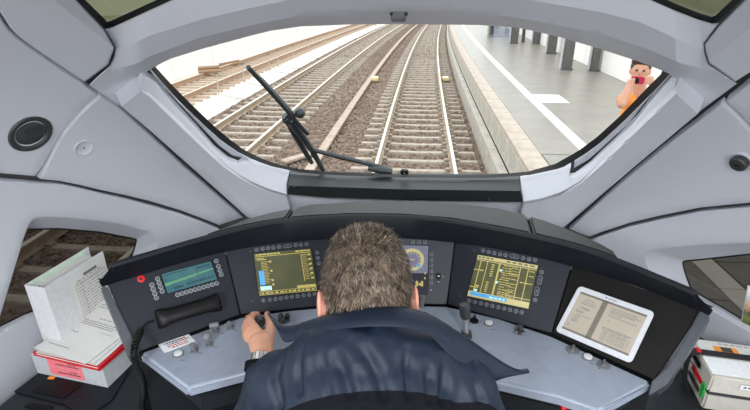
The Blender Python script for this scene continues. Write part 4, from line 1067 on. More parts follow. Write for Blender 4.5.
for nm, r_, mn in (('latch_recess', (.30, .10, .62, .24), 'black_plastic'), ('red_bar', (.40, .36, .78, .5), 'red_plastic'), ('side_slot', (.35, .62, .8, .74), 'dark_plastic')):
    MB().prism([fside(r_[0], r_[1]), fside(r_[2], r_[1]), fside(r_[2], r_[3]), fside(r_[0], r_[3])], -ex * .002).build(nm, mn, cs)
c0 = fside(.90, .52, .002); st = MB().prism([c0 + ey * .014 * math.cos(a) + np.array([0, 0, .030 * math.sin(a)]) for a in np.linspace(0, 2 * math.pi, 20, endpoint=False)], -ex * .001).build('green_sticker', 'green_sticker', cs)
g = MB()
for dz in (-.011, .011):
    pts = [c0 - ex * .0016 + ey * r__ * math.cos(a) + np.array([0, 0, dz + 1.6 * r__ * math.sin(a)]) for r__ in (.0035, .006) for a in np.linspace(0, 2 * math.pi, 13)]
    g.add(pts, [(i, i + 1, 14 + i, 13 + i) for i in range(12)])
g.build('sticker_mark', 'print_dark', st, kind='stuff')
def ffr(u, v, h=0): return cp_(u, 0, ZS + (ZC - ZS) * (1 - v)) - ey * (.0008 + h)
lb = MB(); rect(lb, ffr, .30, .08, .9, .2, .0); lb = lb.build('text_strip', 'print_white', cs)
g = MB(); dashes(g, ffr, .33, .86, .12, .04, 9, 0, .02, .05, .012, .0006); g.build('print', 'print_dark', lb, kind='stuff')

# glossy magazine standing against the right wall
def mag_mat():
    m = bpy.data.materials.new('magazine_cover'); m.use_nodes = True; nt = m.node_tree; b = nt.nodes['Principled BSDF']; b.inputs['Roughness'].default_value = .3
    tc = nt.nodes.new('ShaderNodeTexCoord'); sx = nt.nodes.new('ShaderNodeSeparateXYZ'); nt.links.new(tc.outputs['Generated'], sx.inputs[0])
    nz = nt.nodes.new('ShaderNodeTexNoise'); nz.inputs['Scale'].default_value = 14; nz.inputs['Detail'].default_value = 6; nt.links.new(tc.outputs['Generated'], nz.inputs['Vector'])
    ma = nt.nodes.new('ShaderNodeMath'); ma.operation = 'MULTIPLY_ADD'; ma.inputs[1].default_value = .22; nt.links.new(nz.outputs['Fac'], ma.inputs[0]); nt.links.new(sx.outputs['Z'], ma.inputs[2])
    rp = nt.nodes.new('ShaderNodeValToRGB'); e = rp.color_ramp.elements
    e[0].position = .1; e[0].color = (.06, .09, .02, 1); e[1].position = 1.08; e[1].color = (.75, .78, .8, 1)
    for p_, c_ in ((.3, (.16, .2, .03, 1)), (.45, (.05, .08, .02, 1)), (.58, (.2, .23, .06, 1)), (.68, (.06, .07, .05, 1)), (.78, (.62, .38, .25, 1)), (.92, (.5, .56, .62, 1))):
        q = e.new(min(p_, .99)); q.color = c_
    nt.links.new(ma.outputs[0], rp.inputs['Fac']); nt.links.new(rp.outputs['Color'], b.inputs['Base Color']); MATS['magazine_cover'] = m
mag_mat()
m0 = PZ(736, 346, ZS + .01); m0 = np.array([m0[0] + .02, m0[1] + .02, ZS]); md = N(np.array([1, -.12, 0])); mn_ = N(np.array([.1, 1, 0])); lean = np.array([.0, .05, .0]); mh = solve_h(m0, 294)
mg = empty('magazine', m0 + md * .1, label='glossy magazine with a green landscape photo standing behind the grey case', cat='magazine')
def mq(off, w=.21): return [m0 + mn_ * off, m0 + mn_ * off + md * w, m0 + mn_ * off + md * w + lean + [0, 0, mh], m0 + mn_ * off + lean + [0, 0, mh]]
MB().prism(mq(0), mn_ * .0008).build('cover', 'magazine_cover', mg)
MB().prism(mq(.001, .208), mn_ * .005).build('pages', 'paper', mg)
# ================================================================== SEAT, DRIVER, PHOTOGRAPHER
from mathutils import noise as mnoise
st_ = empty('swivel_chair', (-.05, .5, 0), label='dark swivel chair under the man in the navy jacket', cat='chair')
MB().lathe((-.05, .5, 0), (0, 0, 1), [(.2, 0), (.2, .03), (.06, .06), (.05, .36)], 20).build('pedestal', 'dark_plastic', st_, smooth=True, angle=40)
MB().box((-.05, .53, .41), (.46, .44, .10)).build('seat_cushion', 'jacket_dark', st_, bevel=.03, seg=3)
MB().box((-.05, .30, .58), (.42, .08, .36), np.array([[1, 0, 0], [0, .985, -.17], [0, .17, .985]])).build('backrest', 'jacket_dark', st_, bevel=.03, seg=3)

driver = empty('person', (-.05, .5, 0), label='seated driver in a navy jacket, seen from behind, left hand on the lever', cat='person')
HC = PD(366.5, 284, .95)                            # middle of the head
hy = math.radians(11)
HR = np.array([[math.cos(hy), -math.sin(hy), 0], [math.sin(hy), math.cos(hy), 0], [0, 0, 1.]])
tl = math.radians(-24)                            # chin down
HR = HR @ np.array([[1, 0, 0], [0, math.cos(tl), -math.sin(tl)], [0, math.sin(tl), math.cos(tl)]])
def hp(x, y, z): return HC + HR @ np.array([x, y, z]) * 0.995
SHL, SHR = np.array([-.205, .665, .985]), np.array([.128, .68, .985])
ELL, WRL = np.array([-.300, .69, .765]), PZ(263.5, 360, .868)
ELR, WRR = np.array([.235, .70, .74]), np.array([.10, .80, .63])
NB = np.array([-.052, .70, 1.07])
b = MB()
b.ball(HC, (.074, .094, .108), 20, 14, HR); b.ball(hp(0, .035, -.055), (.058, .062, .065), 16, 10, HR)
b.ball(hp(0, .098, -.018), (.011, .016, .018), 10, 8, HR); b.ball(hp(0, .088, -.058), (.024, .010, .009), 10, 6, HR); b.ball(hp(0, .086, .012), (.05, .012, .012), 10, 6, HR)
b.tube([hp(0, -.02, -.05), NB, NB - [0, .02, .06]], [.056, .056, .07], 14)
b.ball((-.045, .62, .86), (.155, .095, .16), 18, 12); b.ball((-.045, .56, .64), (.13, .09, .16), 18, 12)
b.tube([SHL, SHR], .05, 12)
for a, e, w in ((SHL, ELL, WRL), (SHR, ELR, WRR)): b.tube([a, (a + e) / 2, e], [.048, .045, .038], 12); b.ball(e, .038, 12, 8); b.tube([e, (e * .6 + w * .4), w], [.037, .035, .025], 12)
for sx in (-.13, .04):
    hipp, kn, ft_ = np.array([sx, .55, .52]), np.array([sx - .02, .93, .54]), np.array([sx - .02, .98, .07])
    b.tube([hipp, kn], [.08, .06], 12); b.ball(kn, .06, 12, 8); b.tube([kn, ft_], [.055, .04], 12); b.tube([ft_, ft_ + [0, .16, -.03]], [.045, .035], 10)
# left hand on the lever: palm, four curled fingers and the thumb
def hnd(px, py, z): return PZ(px, py, z)
PK = [hnd(254.5, 327, .892), hnd(250, 329.5, .885), hnd(247.5, 333.5, .876), hnd(248, 339, .868)]
b.tube([WRL, hnd(261.5, 347, .882), hnd(259.5, 338, .886)], [.026, .028, .030], 12, flat=.7)
for k_ in PK: b.tube([hnd(261, 349, .876), (k_ + hnd(260, 338, .884)) / 2, k_], [.018, .015, .0115], 8)
for ch in ([PK[0], hnd(250.5, 319.5, .888), hnd(253, 314.5, .877), hnd(257.5, 314, .866)], [PK[1], hnd(246.5, 323, .878), hnd(248.5, 317.5, .864), hnd(253, 316, .856)], [PK[2], hnd(244.8, 328, .864), hnd(247, 322.5, .852), hnd(251, 320, .847)], [PK[3], hnd(245.5, 335, .853), hnd(247.5, 329.5, .843), hnd(251, 327, .84)]):
    b.tube(ch, [.0105, .0098, .009, .0078], 8)
    for q, r_ in zip(ch, (.011, .0102, .0094, .008)): b.ball(q, r_, 8, 6)
th = [hnd(267, 345, .878), hnd(270, 334, .886), hnd(270.5, 323, .886), hnd(267, 314, .876)]
b.tube(th, [.017, .0145, .0115, .0085], 9)
for q, r_ in zip(th, (.017, .0145, .0115, .0088)): b.ball(q, r_, 8, 6)
# right hand at rest on the thigh
d = N(np.array([-.1, 1, -.1])); b.tube([WRR, WRR + d * .05, WRR + d * .09], [.025, .036, .034], 10, flat=.6)
for i in range(4): o_ = WRR + d * .085 + np.array([-.03 + i * .02, 0, 0]); b.tube([o_, o_ + d * (.04 + .01 * (i in (1, 2))), o_ + d * .06 - [0, 0, .02]], [.010, .009, .007], 8)
b.tube([WRR + d * .03 - [.03, 0, 0], WRR + d * .06 - [.055, 0, .005], WRR + d * .085 - [.06, 0, .015]], [.013, .011, .008], 8)
blob('body', b, 'skin', .0042, 3, driver)
for s_ in (-1, 1):
    ec = hp(s_ * .084, -.016, -.036)
    ear = MB(); ear.ball(ec, (.011, .021, .034), 14, 10, HR @ np.array([[1, 0, 0], [0, .97, .25], [0, -.25, .97]])); ear.ball(ec + HR @ np.array([s_ * .009, -.008, .002]), (.006, .020, .032), 12, 8, HR)
    blob('ear', ear, 'skin_ear', .003, 3, driver)
    MB().ball(hp(s_ * .031, .084, .0), .011, 10, 8).build('eye', 'print_white', driver, smooth=True)
# glasses
gl = MB()
for s_ in (-1, 1): gl.tube([hp(s_ * .084, .0, .004), hp(s_ * .084, .06, .006), hp(s_ * .072, .098, .006)], .0024, 6)
for s_ in (-1, 1): gl.tube([hp(s_ * (.036 + .03 * math.cos(a)), .106 - .01 * abs(math.cos(a)), .0 + .02 * math.sin(a)) for a in np.linspace(0, 2 * math.pi, 17)], .0016, 5)
gl.tube([hp(-.008, .108, .003), hp(.008, .108, .003)], .0016, 5)
gl = gl.build('glasses', 'metal', driver, smooth=True)
for s_ in (-1, 1): MB().prism([hp(s_ * (.036 + .029 * math.cos(a)), .106 - .01 * abs(math.cos(a)), .019 * math.sin(a)) for a in np.linspace(0, 2 * math.pi, 16, endpoint=False)], HR @ np.array([0, .001, 0])).build('lens', 'lens_glass', gl)
# hair: cap and short strands
cap = MB(); nth, nph = 40, 24; vs = []; hair_pts = []
def hair_r(u, v):
    """direction on the head -> point and normal on the hair surface; u azimuth (0 = back), v polar"""
    d = np.array([math.sin(u) * math.sin(v), -math.cos(u) * math.sin(v), math.cos(v)])
    r = np.array([.087, .106, .114]); p = np.sign(d) * np.abs(d) ** .9 * r
    return p, N(d / r)
def vmax(u):
    a = abs((u + math.pi) % (2 * math.pi) - math.pi)   # 0 back, pi front
    return np.interp(a, [0, .9, 1.25, 1.55, 1.8, 2.2, math.pi], [2.28, 2.25, 2.15, 1.72, 1.62, 1.15, .95])
for j in range(nph + 1):
    for i in range(nth):
        u = i / nth * 2 * math.pi; v = vmax(u) * j / nph; p, n_ = hair_r(u, v)
        p = p * (1 + .018 * mnoise.noise(Vector(p * 45))) * (1 - .05 * (j == nph))
        vs.append(hp(*p))
fs = [(j * nth + i, j * nth + (i + 1) % nth, (j + 1) * nth + (i + 1) % nth, (j + 1) * nth + i) for j in range(nph) for i in range(nth)]
cap.add(vs, fs).build('hair', 'hair', driver, smooth=True)
for nm, mn, cnt, seed in (('hair_strands', 'hair', 5200, 1), ('hair_strands', 'hair_light', 4200, 2)):
    r_ = random.Random(seed); V = []; F = []
    for _ in range(cnt):
        u = r_.uniform(0, 2 * math.pi); v = math.acos(1 - r_.random() * (1 - math.cos(2.28)))
        if v > vmax(u): continue
        p, n_ = hair_r(u, v)
        dn = np.array([0, -.25, -1.0]) * (.35 + .9 * min(v / 1.4, 1)); 
        if v < .8: dn = np.array([.1, .45 * (1 - v / .8) - .2 * v, -.5 * v])
        t = N(n_ * .42 + dn * .75 + np.array([r_.gauss(0, .28), r_.gauss(0, .28), r_.gauss(0, .2)]))
        t = N(t + n_ * max(0, .10 - float(t @ n_)) * 1.5)
        L = r_.uniform(.009, .019); w = N(np.cross(t, n_)) * .0009
        p0 = p * .985; m_ = p0 + t * L * .55 + n_ * .002; e_ = p0 + t * L
        k_ = len(V); V += [tuple(hp(*q)) for q in (p0 - w, p0 + w, m_ + w * .8, m_ - w * .8, e_)]; F += [(k_, k_ + 1, k_ + 2, k_ + 3), (k_ + 3, k_ + 2, k_ + 4)]
    me = bpy.data.meshes.new(nm); me.from_pydata(V, [], F); me.materials.append(MATS[mn]); me.update(); link(nm, me, driver, kind='stuff')
# jacket
j = MB()
j.ball((-.042, .635, .93), (.18, .105, .165), 22, 14); j.ball(NB + [.004, -.035, -.03], (.10, .075, .085), 16, 10); j.ball((-.045, .545, .64), (.19, .145, .24), 20, 12)
j.tube([SHL + [.01, 0, .005], (SHL + SHR) / 2 + [0, -.012, .018], SHR + [-.01, 0, .005]], [.062, .070, .062], 16)
for s_ in (SHL, SHR):
    j.tube([NB + [0, -.015, -.005], (NB + s_) / 2 + [0, -.012, .010], s_], [.075, .066, .05], 14)
    j.ball(s_, .066, 14, 10)
for a, e, w in ((SHL, ELL, WRL), (SHR, ELR, WRR)):
    w2 = e + (w - e) * .88
    j.tube([a, (a + e) / 2, e], [.064, .060, .053], 14); j.ball(e, .053, 14, 9); j.tube([e, (e + w2) / 2, w2], [.052, .047, .038], 14)
jk = blob('jacket', j, 'jacket', .0052, 7, driver)
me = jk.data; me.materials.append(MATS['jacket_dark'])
co = np.array([v.co[:] for v in me.vertices]); no = np.array([v.normal[:] for v in me.vertices])
for i, v in enumerate(me.vertices):
    c = co[i]; w = min(1, max(0, (1.02 - c[2]) / .06))
    fold = mnoise.noise(Vector((c[0] * 34 + c[2] * 6, c[1] * 9, c[2] * 5))) * .013 + mnoise.noise(Vector((c[0] * 60, c[1] * 20, c[2] * 16))) * .004
    v.co += Vector(no[i]) * fold * w
# the lower back is a darker cloth: cut along a plane through the seam
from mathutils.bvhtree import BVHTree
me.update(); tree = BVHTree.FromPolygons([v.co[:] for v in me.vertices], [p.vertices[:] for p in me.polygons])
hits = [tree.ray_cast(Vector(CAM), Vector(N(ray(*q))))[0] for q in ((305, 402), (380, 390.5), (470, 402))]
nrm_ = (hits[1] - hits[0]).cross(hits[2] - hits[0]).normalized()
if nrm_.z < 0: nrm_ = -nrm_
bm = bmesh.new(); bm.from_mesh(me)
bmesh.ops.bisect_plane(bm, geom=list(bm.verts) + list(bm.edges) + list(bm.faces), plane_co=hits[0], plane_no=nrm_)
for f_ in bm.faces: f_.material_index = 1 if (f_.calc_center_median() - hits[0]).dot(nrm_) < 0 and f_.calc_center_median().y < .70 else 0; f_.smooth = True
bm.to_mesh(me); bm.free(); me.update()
me.update(); tree = BVHTree.FromPolygons([v.co[:] for v in me.vertices], [p.vertices[:] for p in me.polygons])
co = np.array([v.co[:] for v in me.vertices]); no = np.array([v.normal[:] for v in me.vertices])
for fpx, amp, wd in (([(338, 358), (344, 374), (350, 394)], .012, .009), ([(357, 342), (368, 358), (378, 376), (384, 396)], .014, .010), ([(360, 370), (364, 382), (366, 396)], .008, .006), ([(407, 350), (406, 366), (409, 396)], .012, .006), ([(427, 366), (428, 380), (430, 400)], .010, .007), ([(445, 362), (444, 380), (442, 400)], .012, .009), ([(303, 340), (299, 362), (300, 392)], .010, .007), ([(283, 356), (276, 378), (282, 405)], .010, .007), ([(468, 362), (474, 382), (480, 402)], .010, .008), ([(322, 352), (326, 372), (330, 394)], .006, .006)):
    H = [tree.ray_cast(Vector(CAM), Vector(N(ray(*q))))[0] for q in resample(fpx, 3, closed=False)]
    H = np.array([h[:] for h in H if h is not None])
    if len(H) == 0: continue
    t_ = np.linspace(0, 1, len(H)); dd_ = np.linalg.norm(co[:, None] - H[None], axis=2); i_ = dd_.argmin(1); d_ = dd_.min(1)
    w_ = np.exp(-(d_ / wd) ** 2) * np.clip(t_[i_] * 3 + .15, 0, 1) - .35 * np.exp(-((d_ - 2 * wd) / wd) ** 2)
    for i in np.nonzero(d_ < wd * 4)[0]: me.vertices[i].co -= Vector(no[i]) * float(.6 * amp * w_[i])
me.update()
def cloth(name, top, bot, parent, mname='jacket', t=.006, sub=6):
    a = np.array(smooth_curve([PD(*p) for p in top], 2)); c = np.array(smooth_curve([PD(*p) for p in bot], 2))
    n = len(a); vs = []
    for k_ in range(sub + 1):
        s_ = k_ / sub; row = a * (1 - s_) + c * s_; bul = math.sin(math.pi * s_) * .008; vs += [q - FW * bul for q in row]
    m_ = len(vs); vs += [q + FW * t for q in vs]
    fs = [(k_ * n + i, k_ * n + i + 1, (k_ + 1) * n + i + 1, (k_ + 1) * n + i) for k_ in range(sub) for i in range(n - 1)]
    fs += [tuple(m_ + q for q in f[::-1]) for f in fs]
    bd = list(range(n)) + [k_ * n + n - 1 for k_ in range(1, sub + 1)] + [sub * n + i for i in range(n - 2, -1, -1)] + [k_ * n for k_ in range(sub - 1, 0, -1)]
    fs += [(bd[i], bd[(i + 1) % len(bd)], m_ + bd[(i + 1) % len(bd)], m_ + bd[i]) for i in range(len(bd))]
    return MB().add(vs, fs).build(name, mname, parent, smooth=True, angle=60)
cloth('collar', [(300, 324, .90), (318, 318.5, .88), (345, 310.5, .85), (380, 307.5, .832), (408, 308.5, .838), (430, 314.5, .86), (452, 328, .88)], [(296, 338, .885), (318, 333, .85), (345, 328, .815), (380, 326, .80), (408, 327.5, .805), (430, 334, .825), (452, 347, .85)], jk, sub=6, t=.012)
cloth('lapel', [(267.5, 312.5, .96), (273, 318, .955), (280, 325, .945), (291, 327, .925), (305, 322.5, .90), (320, 318, .88)], [(269, 314.5, .955), (276, 327, .945), (283.5, 343, .915), (292, 342, .895), (306, 336, .875), (322, 331, .862)], jk)
cloth('lapel', [(425, 312, .86), (450, 326.5, .875), (475, 343, .89), (500, 361, .905), (518, 371, .915), (528.5, 369.5, .92)], [(428, 332, .835), (446, 352, .84), (466, 374, .85), (486, 385, .88), (505, 377.5, .91), (528, 373, .92)], jk)
# cuff and watch
fd = N(WRL - ELL); wc = ELL + (WRL - ELL) * 1.02
MB().lathe(ELL + (WRL - ELL) * .86, fd, [(.040, 0), (.041, .018), (.034, .018), (.030, .0)], 20).build('cuff', 'jacket_dark', jk, smooth=True, angle=40)
wt = MB()
wx, wy, wz = basis(fd, np.array([0., 0, 1]))
for i in range(20):
    a = 2 * math.pi * i / 20; c = wc + (wx * .0262 * math.cos(a) + wy * .0285 * math.sin(a)); rd = N(wx * math.cos(a) + wy * math.sin(a)); tg = np.cross(fd, rd)
    wt.box(c, (.0082, .017, .004), np.stack([tg, fd, rd], 1))
wt = wt.build('watch', 'steel_watch', driver)
fcw = wc - wx * .029; MB().lathe(fcw, -wx, [(.016, 0), (.016, .006), (.013, .007), (0, .007)], 20).build('watch_case', 'steel_watch', wt, smooth=True, angle=40)
tr = MB()
for sx in (-.13, .04):
    hipp, kn, ft_ = np.array([sx, .55, .52]), np.array([sx - .02, .93, .54]), np.array([sx - .02, .98, .09])
    tr.tube([hipp, kn], [.098, .078], 14); tr.ball(kn, .078, 12, 8); tr.tube([kn, ft_], [.074, .062], 14)
tr.ball((-.045, .535, .54), (.185, .155, .11), 16, 10)
blob('trousers', tr, 'trousers', .012, 3, driver)
for sx in (-.15, .02): MB().box((sx, 1.05, .035), (.095, .27, .07)).build('shoe', 'black_plastic', driver, bevel=.025, seg=3)

# ---- photographer on the platform
ph_head = PD(640.5, 69.5, 4.3)
PX, PY_ = ph_head[0], ph_head[1]
gz = PZT_ = RZ_ = -1.33 + .76
fwd = N(np.array([CAM[0] - PX, CAM[1] - PY_, 0])); rgt = np.array([fwd[1], -fwd[0], 0])   # rgt: the person's right, left in the picture... 
rgt = -np.array([-fwd[1], fwd[0], 0])
ph = empty('person', (PX, PY_, gz), label='person in an orange shirt on the platform aiming a red camera at the cab', cat='person')
sg0 = 1 if proj(np.array([PX, PY_, .7]) + rgt * .1)[0] > proj(np.array([PX, PY_, .7]) - rgt * .1)[0] else -1
def q_(r, f, z): return np.array([PX, PY_, 0]) + rgt * (r + .045 * sg0) + fwd * f + np.array([0, 0, z])
hz = ph_head[2]; QR = np.stack([rgt, fwd, np.array([0, 0, 1.])], 1)
camc = PD(637.5, 80, 4.3 - .16)
hl, hr_ = PD(630.5, 83, 4.3 - .17), PD(650, 80, 4.3 - .15)
shz = hz - .27
sL, sR = q_(.125, 0, shz), q_(-.125, 0, shz)
if proj(sL)[0] > proj(sR)[0]: sL, sR = sR, sL
eL, eR = PD(621.5, 104.5, 4.3 - .14), PD(663, 100, 4.3 - .12)
hb_ = MB()
hb_.ball(ph_head, (.076, .09, .112), 18, 12, QR); hb_.ball(ph_head + fwd * .03 - [0, 0, .05], (.058, .06, .062), 14, 9, QR)
hb_.ball(ph_head + fwd * .093 - [0, 0, .015], (.012, .016, .02), 8, 6, QR); hb_.ball(ph_head + fwd * .08 - [0, 0, .06], (.026, .012, .008), 8, 6, QR)
for s_ in (-1, 1): hb_.ball(ph_head + rgt * s_ * .078 - [0, 0, .015], (.012, .018, .03), 8, 6, QR)
hb_.tube([ph_head - [0, 0, .06], q_(0, 0, shz + .02)], [.052, .062], 12)
hb_.ball(q_(0, 0, shz - .17), (.12, .09, .22), 16, 10, QR); hb_.ball(q_(0, 0, shz - .42), (.12, .10, .18), 16, 10, QR)
hb_.tube([sL, sR], .05, 10)
for s_, e_, h_ in ((sL, eL, hl), (sR, eR, hr_)):
    hb_.tube([s_, (s_ + e_) / 2, e_], [.05, .045, .037], 12); hb_.ball(e_, .037, 10, 7); hb_.tube([e_, (e_ + h_) / 2, h_], [.038, .034, .025], 12); hb_.ball(h_, (.034, .028, .040), 12, 8)
    for i in range(4):
        up_ = .028 - i * .018; o_ = h_ + np.array([0, 0, up_]) + fwd * .018; hb_.tube([o_, o_ + (camc - h_) * .35 + fwd * .02, o_ + (camc - h_) * .6 + fwd * .008], [.0105, .010, .008], 7)
    hb_.tube([h_ - fwd * .01 - [0, 0, .01], h_ + (camc - h_) * .35 - [0, 0, .035] - fwd * .02], [.013, .010], 7)
for s_ in (-1, 1):
    hp_, kn, an = q_(s_ * .09, 0, gz + .90), q_(s_ * .10, .01, gz + .50), q_(s_ * .11, -.01, gz + .08)
    hb_.tube([hp_, kn, an], [.085, .06, .042], 12); hb_.tube([an, an + fwd * .15 - [0, 0, .035]], [.045, .035], 8)
blob('body', hb_, 'skin', .0075, 3, ph)
sh_ = MB(); sh_.ball(q_(0, 0, shz - .17), (.14, .105, .235), 18, 12, QR); sh_.ball(q_(0, 0, shz - .42), (.145, .108, .20), 18, 12, QR); sh_.tube([sL, sR], .06, 12)
for s_, e_ in ((sL, eL), (sR, eR)): sh_.tube([s_, s_ + (e_ - s_) * .4], [.058, .058], 12)
sh_ = blob('shirt', sh_, 'orange_shirt', .011, 4, ph)
def chest(u, v): return q_(-(u - .5) * .24 * (1 if proj(q_(-.1, 0, shz))[0] > proj(q_(.1, 0, shz))[0] else -1) * -1, .128 + .01 - .10 * (u - .5) ** 2 * 2, shz - .10 - v * .10)
sgn = 1 if proj(q_(.1, .12, shz))[0] > proj(q_(-.1, .12, shz))[0] else -1
text_mesh('shirt_lettering', 'AMAMA', 'print_white', lambda u, v: q_(sgn * (u - .5) * .25, .128 - .22 * (u - .5) ** 2, shz - .10 - v * .085), sh_, 0, 0, 1, 1)
ha = MB(); ha.ball(ph_head + np.array([0, 0, .028]) - fwd * .018, (.086, .096, .105), 18, 12, QR)
ha.ball(ph_head + fwd * .055 + [0, 0, .088], (.080, .045, .042), 12, 8, QR); ha.ball(ph_head + [0, 0, .07], (.088, .08, .06), 14, 9, QR)
ha = blob('hair', ha, 'hair_dark', .008, 2, ph)
for s_ in (-1, 1): MB().ball(ph_head + rgt * s_ * .03 + fwd * .088 + [0, 0, .002], .011, 8, 6).build('eye', 'print_dark', ph, smooth=True)
tr = MB()
for s_ in (-1, 1): tr.tube([q_(s_ * .085, 0, gz + .92), q_(s_ * .10, .01, gz + .50), q_(s_ * .11, -.01, gz + .07)], [.105, .085, .07], 14)
tr.ball(q_(0, 0, gz + .90), (.172, .125, .15), 14, 9, QR); blob('trousers', tr, 'trousers', .014, 3, ph)
for s_ in (-1, 1): MB().box(q_(s_ * .11, .05, gz + .036), (.095, .26, .07), QR).build('shoe', 'dark_plastic', ph, bevel=.025, seg=3)
cm = empty('compact_camera', camc, label='small red camera held up by the person in orange', cat='camera')
MB().box(camc + fwd * .01, (.105, .03, .062), QR).build('camera_body', 'camera_red', cm, bevel=.008)
MB().lathe(camc + fwd * .025 + rgt * -.012 * sgn, fwd, [(.026, 0), (.026, .018), (.022, .02), (.020, .016), (0, .016)], 18).build('lens', 'black_plastic', cm, smooth=True, angle=40)
# ================================================================== OUTSIDE: TRACKS AND PLATFORM
RZ = -1.33                                         # top of the rails
def bend(y):
    y = np.asarray(y, float); return 6.6e-4 * np.clip(y - 10, 0, None) ** 2
def bdir(y): return N(np.array([2 * 6.6e-4 * max(y - 10, 0), 1.0, 0]))
YS = np.concatenate([np.arange(-4, 30, 2.0), np.arange(30, 131, 4.0)])
def ribbon(name, x0, x1, z, mname, y0=-6, y1=130, parent=None, thick=0.0, xs=1, **k):
    ys = np.array([y0] + [y for y in YS if y0 < y < y1] + [y1]); vs = []
    for y in ys: vs += [(x0 + bend(y), y, z), (x1 + bend(y), y, z)]
    n = len(ys); fs = [(2 * i, 2 * i + 1, 2 * i + 3, 2 * i + 2) for i in range(n - 1)]
    if thick:
        m = len(vs); vs += [(a, b, c - thick) for a, b, c in vs[:m]]
        fs += [(2 * i, 2 * i + 2, m + 2 * i + 2, m + 2 * i) for i in range(n - 1)] + [(2 * i + 1, m + 2 * i + 1, m + 2 * i + 3, 2 * i + 3) for i in range(n - 1)] + [(0, m, m + 1, 1), (2 * n - 2, 2 * n - 1, m + 2 * n - 1, m + 2 * n - 2)]
    return MB().add(vs, fs).build(name, mname, parent, **k)
ribbon('ground', -60, 60, RZ - .40, 'pale_ground', -12, 180, kind='structure')
ballast = ribbon('ballast_bed', -5.85, 1.5, RZ - .225, 'ballast', -6, 140, thick=.18, kind='structure')
# gravel stones lying on the bed
def stones(name, boxes, mname):
    V = []; F = []
    base = np.array([(0, 0, 1), (1, 0, .1), (-.3, .95, 0), (-.8, -.5, .1), (.3, -.9, -.05), (0, 0, -.6)], float)
    bf = [(0, 1, 2), (0, 2, 3), (0, 3, 4), (0, 4, 1), (5, 2, 1), (5, 3, 2), (5, 4, 3), (5, 1, 4)]
    for x0, x1, y0, y1, n, r0, r1 in boxes:
        xx = rng.uniform(x0, x1, n); yy = y0 + (y1 - y0) * rng.uniform(0, 1, n) ** 1.5
        rr = rng.uniform(r0, r1, n); aa = rng.uniform(0, 6.28, n); sc = rng.uniform(.6, 1.3, (n, 3))
        for i in range(n):
            if min(abs(xx[i]), abs(xx[i] + 4.3)) < 1.32 and abs((yy[i] + .3) % .6 - .3) < .10 + rr[i] * .4: continue
            c, s_ = math.cos(aa[i]), math.sin(aa[i]); b = base * sc[i] * rr[i]
            p = np.stack([b[:, 0] * c - b[:, 1] * s_ + xx[i] + float(bend(yy[i])), b[:, 0] * s_ + b[:, 1] * c + yy[i], b[:, 2] + RZ - .225 + rr[i] * .3], 1)
            k = len(V); V += p.tolist(); F += [(a + k, b_ + k, c_ + k) for a, b_, c_ in bf]
    me = bpy.data.meshes.new(name); me.from_pydata(V, [], F); me.materials.append(MATS[mname]); me.update()
    return link(name, me, ballast, kind='stuff')
stones('gravel', [(-5.8, 1.48, 2, 30, 17000, .025, .05), (-5.8, 1.48, 5, 16, 9000, .03, .055), (-5.8, 1.48, 28, 75, 11000, .035, .06)], 'stone')

def rail_profile(s=1.0):
    return [(-.0675, -.172), (.0675, -.172), (.0675, -.16), (.012, -.14), (.010, -.05), (.036, -.038), (.036, -.010), (.030, 0), (-.030, 0), (-.036, -.010), (-.036, -.038), (-.010, -.05), (-.012, -.14), (-.0675, -.16)]
def rail(xc, parent, y0, y1, mats, dz=0.0):
    pr = rail_profile(); k = len(pr); ys = np.array([y0] + [y for y in YS if y0 < y < y1] + [y1]); mb = MB()
    vs = [(xc + float(bend(y)) + a, y, RZ + dz + b) for y in ys for a, b in pr]
    for i in range(len(ys) - 1):
        pass
    fs = []; mi = []
    for i in range(len(ys) - 1):
        for j in range(k):
            fs.append((i * k + j, i * k + (j + 1) % k, (i + 1) * k + (j + 1) % k, (i + 1) * k + j)); mi.append(1 if j in (6, 7, 8) else 0)
    mb.add(vs, fs); mb.m = mi
    return mb.build('rail', mats, parent, smooth=True, angle=30)
def sleeper_mesh(L=2.55, name='sleeper', mname='sleeper'):
    mb = MB(); h = .2; w0, w1 = .115, .065
    prof = [(-L / 2, .0), (-L / 2 + .35, .0), (-.45, -.008), (-.2, -.014), (.2, -.014), (.45, -.008), (L / 2 - .35, .0), (L / 2, .0)]
    vs = []
    for x, z in prof: vs += [(x, -w0, -h), (x, -w1, z), (x, w1, z), (x, w0, -h)]
    fs = [(4 * i + j, 4 * i + j + 1, 4 * i + j + 5, 4 * i + j + 4) for i in range(len(prof) - 1) for j in range(3)] + [(0, 1, 2, 3), (28, 31, 30, 29)]
    return mb.add(vs, fs).mesh(name, mname, smooth=True, angle=25)
SM = sleeper_mesh(); SM2 = sleeper_mesh(2.6, 'sleeper', 'timber')
def track(xc, label, y0, y1, me, mats, dz=0.0, clips=True):
    t = empty('railway_track', (xc, y0, RZ - .4 + dz), label=label, cat='railway track')
    inv = world_m(t).inverted()
    for s_ in (-1, 1): rail(xc + s_ * .75, t, y0, y1, mats, dz)
    y = y0 + .2
    while y < min(y1, 82):
        o = bpy.data.objects.new('sleeper', me); COL.objects.link(o); o.parent = t; o.matrix_parent_inverse = inv
        d = bdir(y); o.location = (xc + float(bend(y)), y, RZ - .172 + dz); o.rotation_euler = (0, 0, -math.atan2(d[0], d[1])); y += .6
    if clips:
        mb = MB(); y = y0 + .2
        while y < 22:
            for s_ in (-1, 1):
                for q in (-.11, .11): mb.box((xc + s_ * .75 + q + float(bend(y)), y, RZ - .15 + dz), (.09, .12, .035))
            y += .6
        mb.build('rail_clips', 'rail_rust', t, kind='stuff')
    return t
track(0.0, 'nearest railway track running straight ahead below the windscreen', 2.2, 120, SM, ['rail_rust', 'rail_top'])
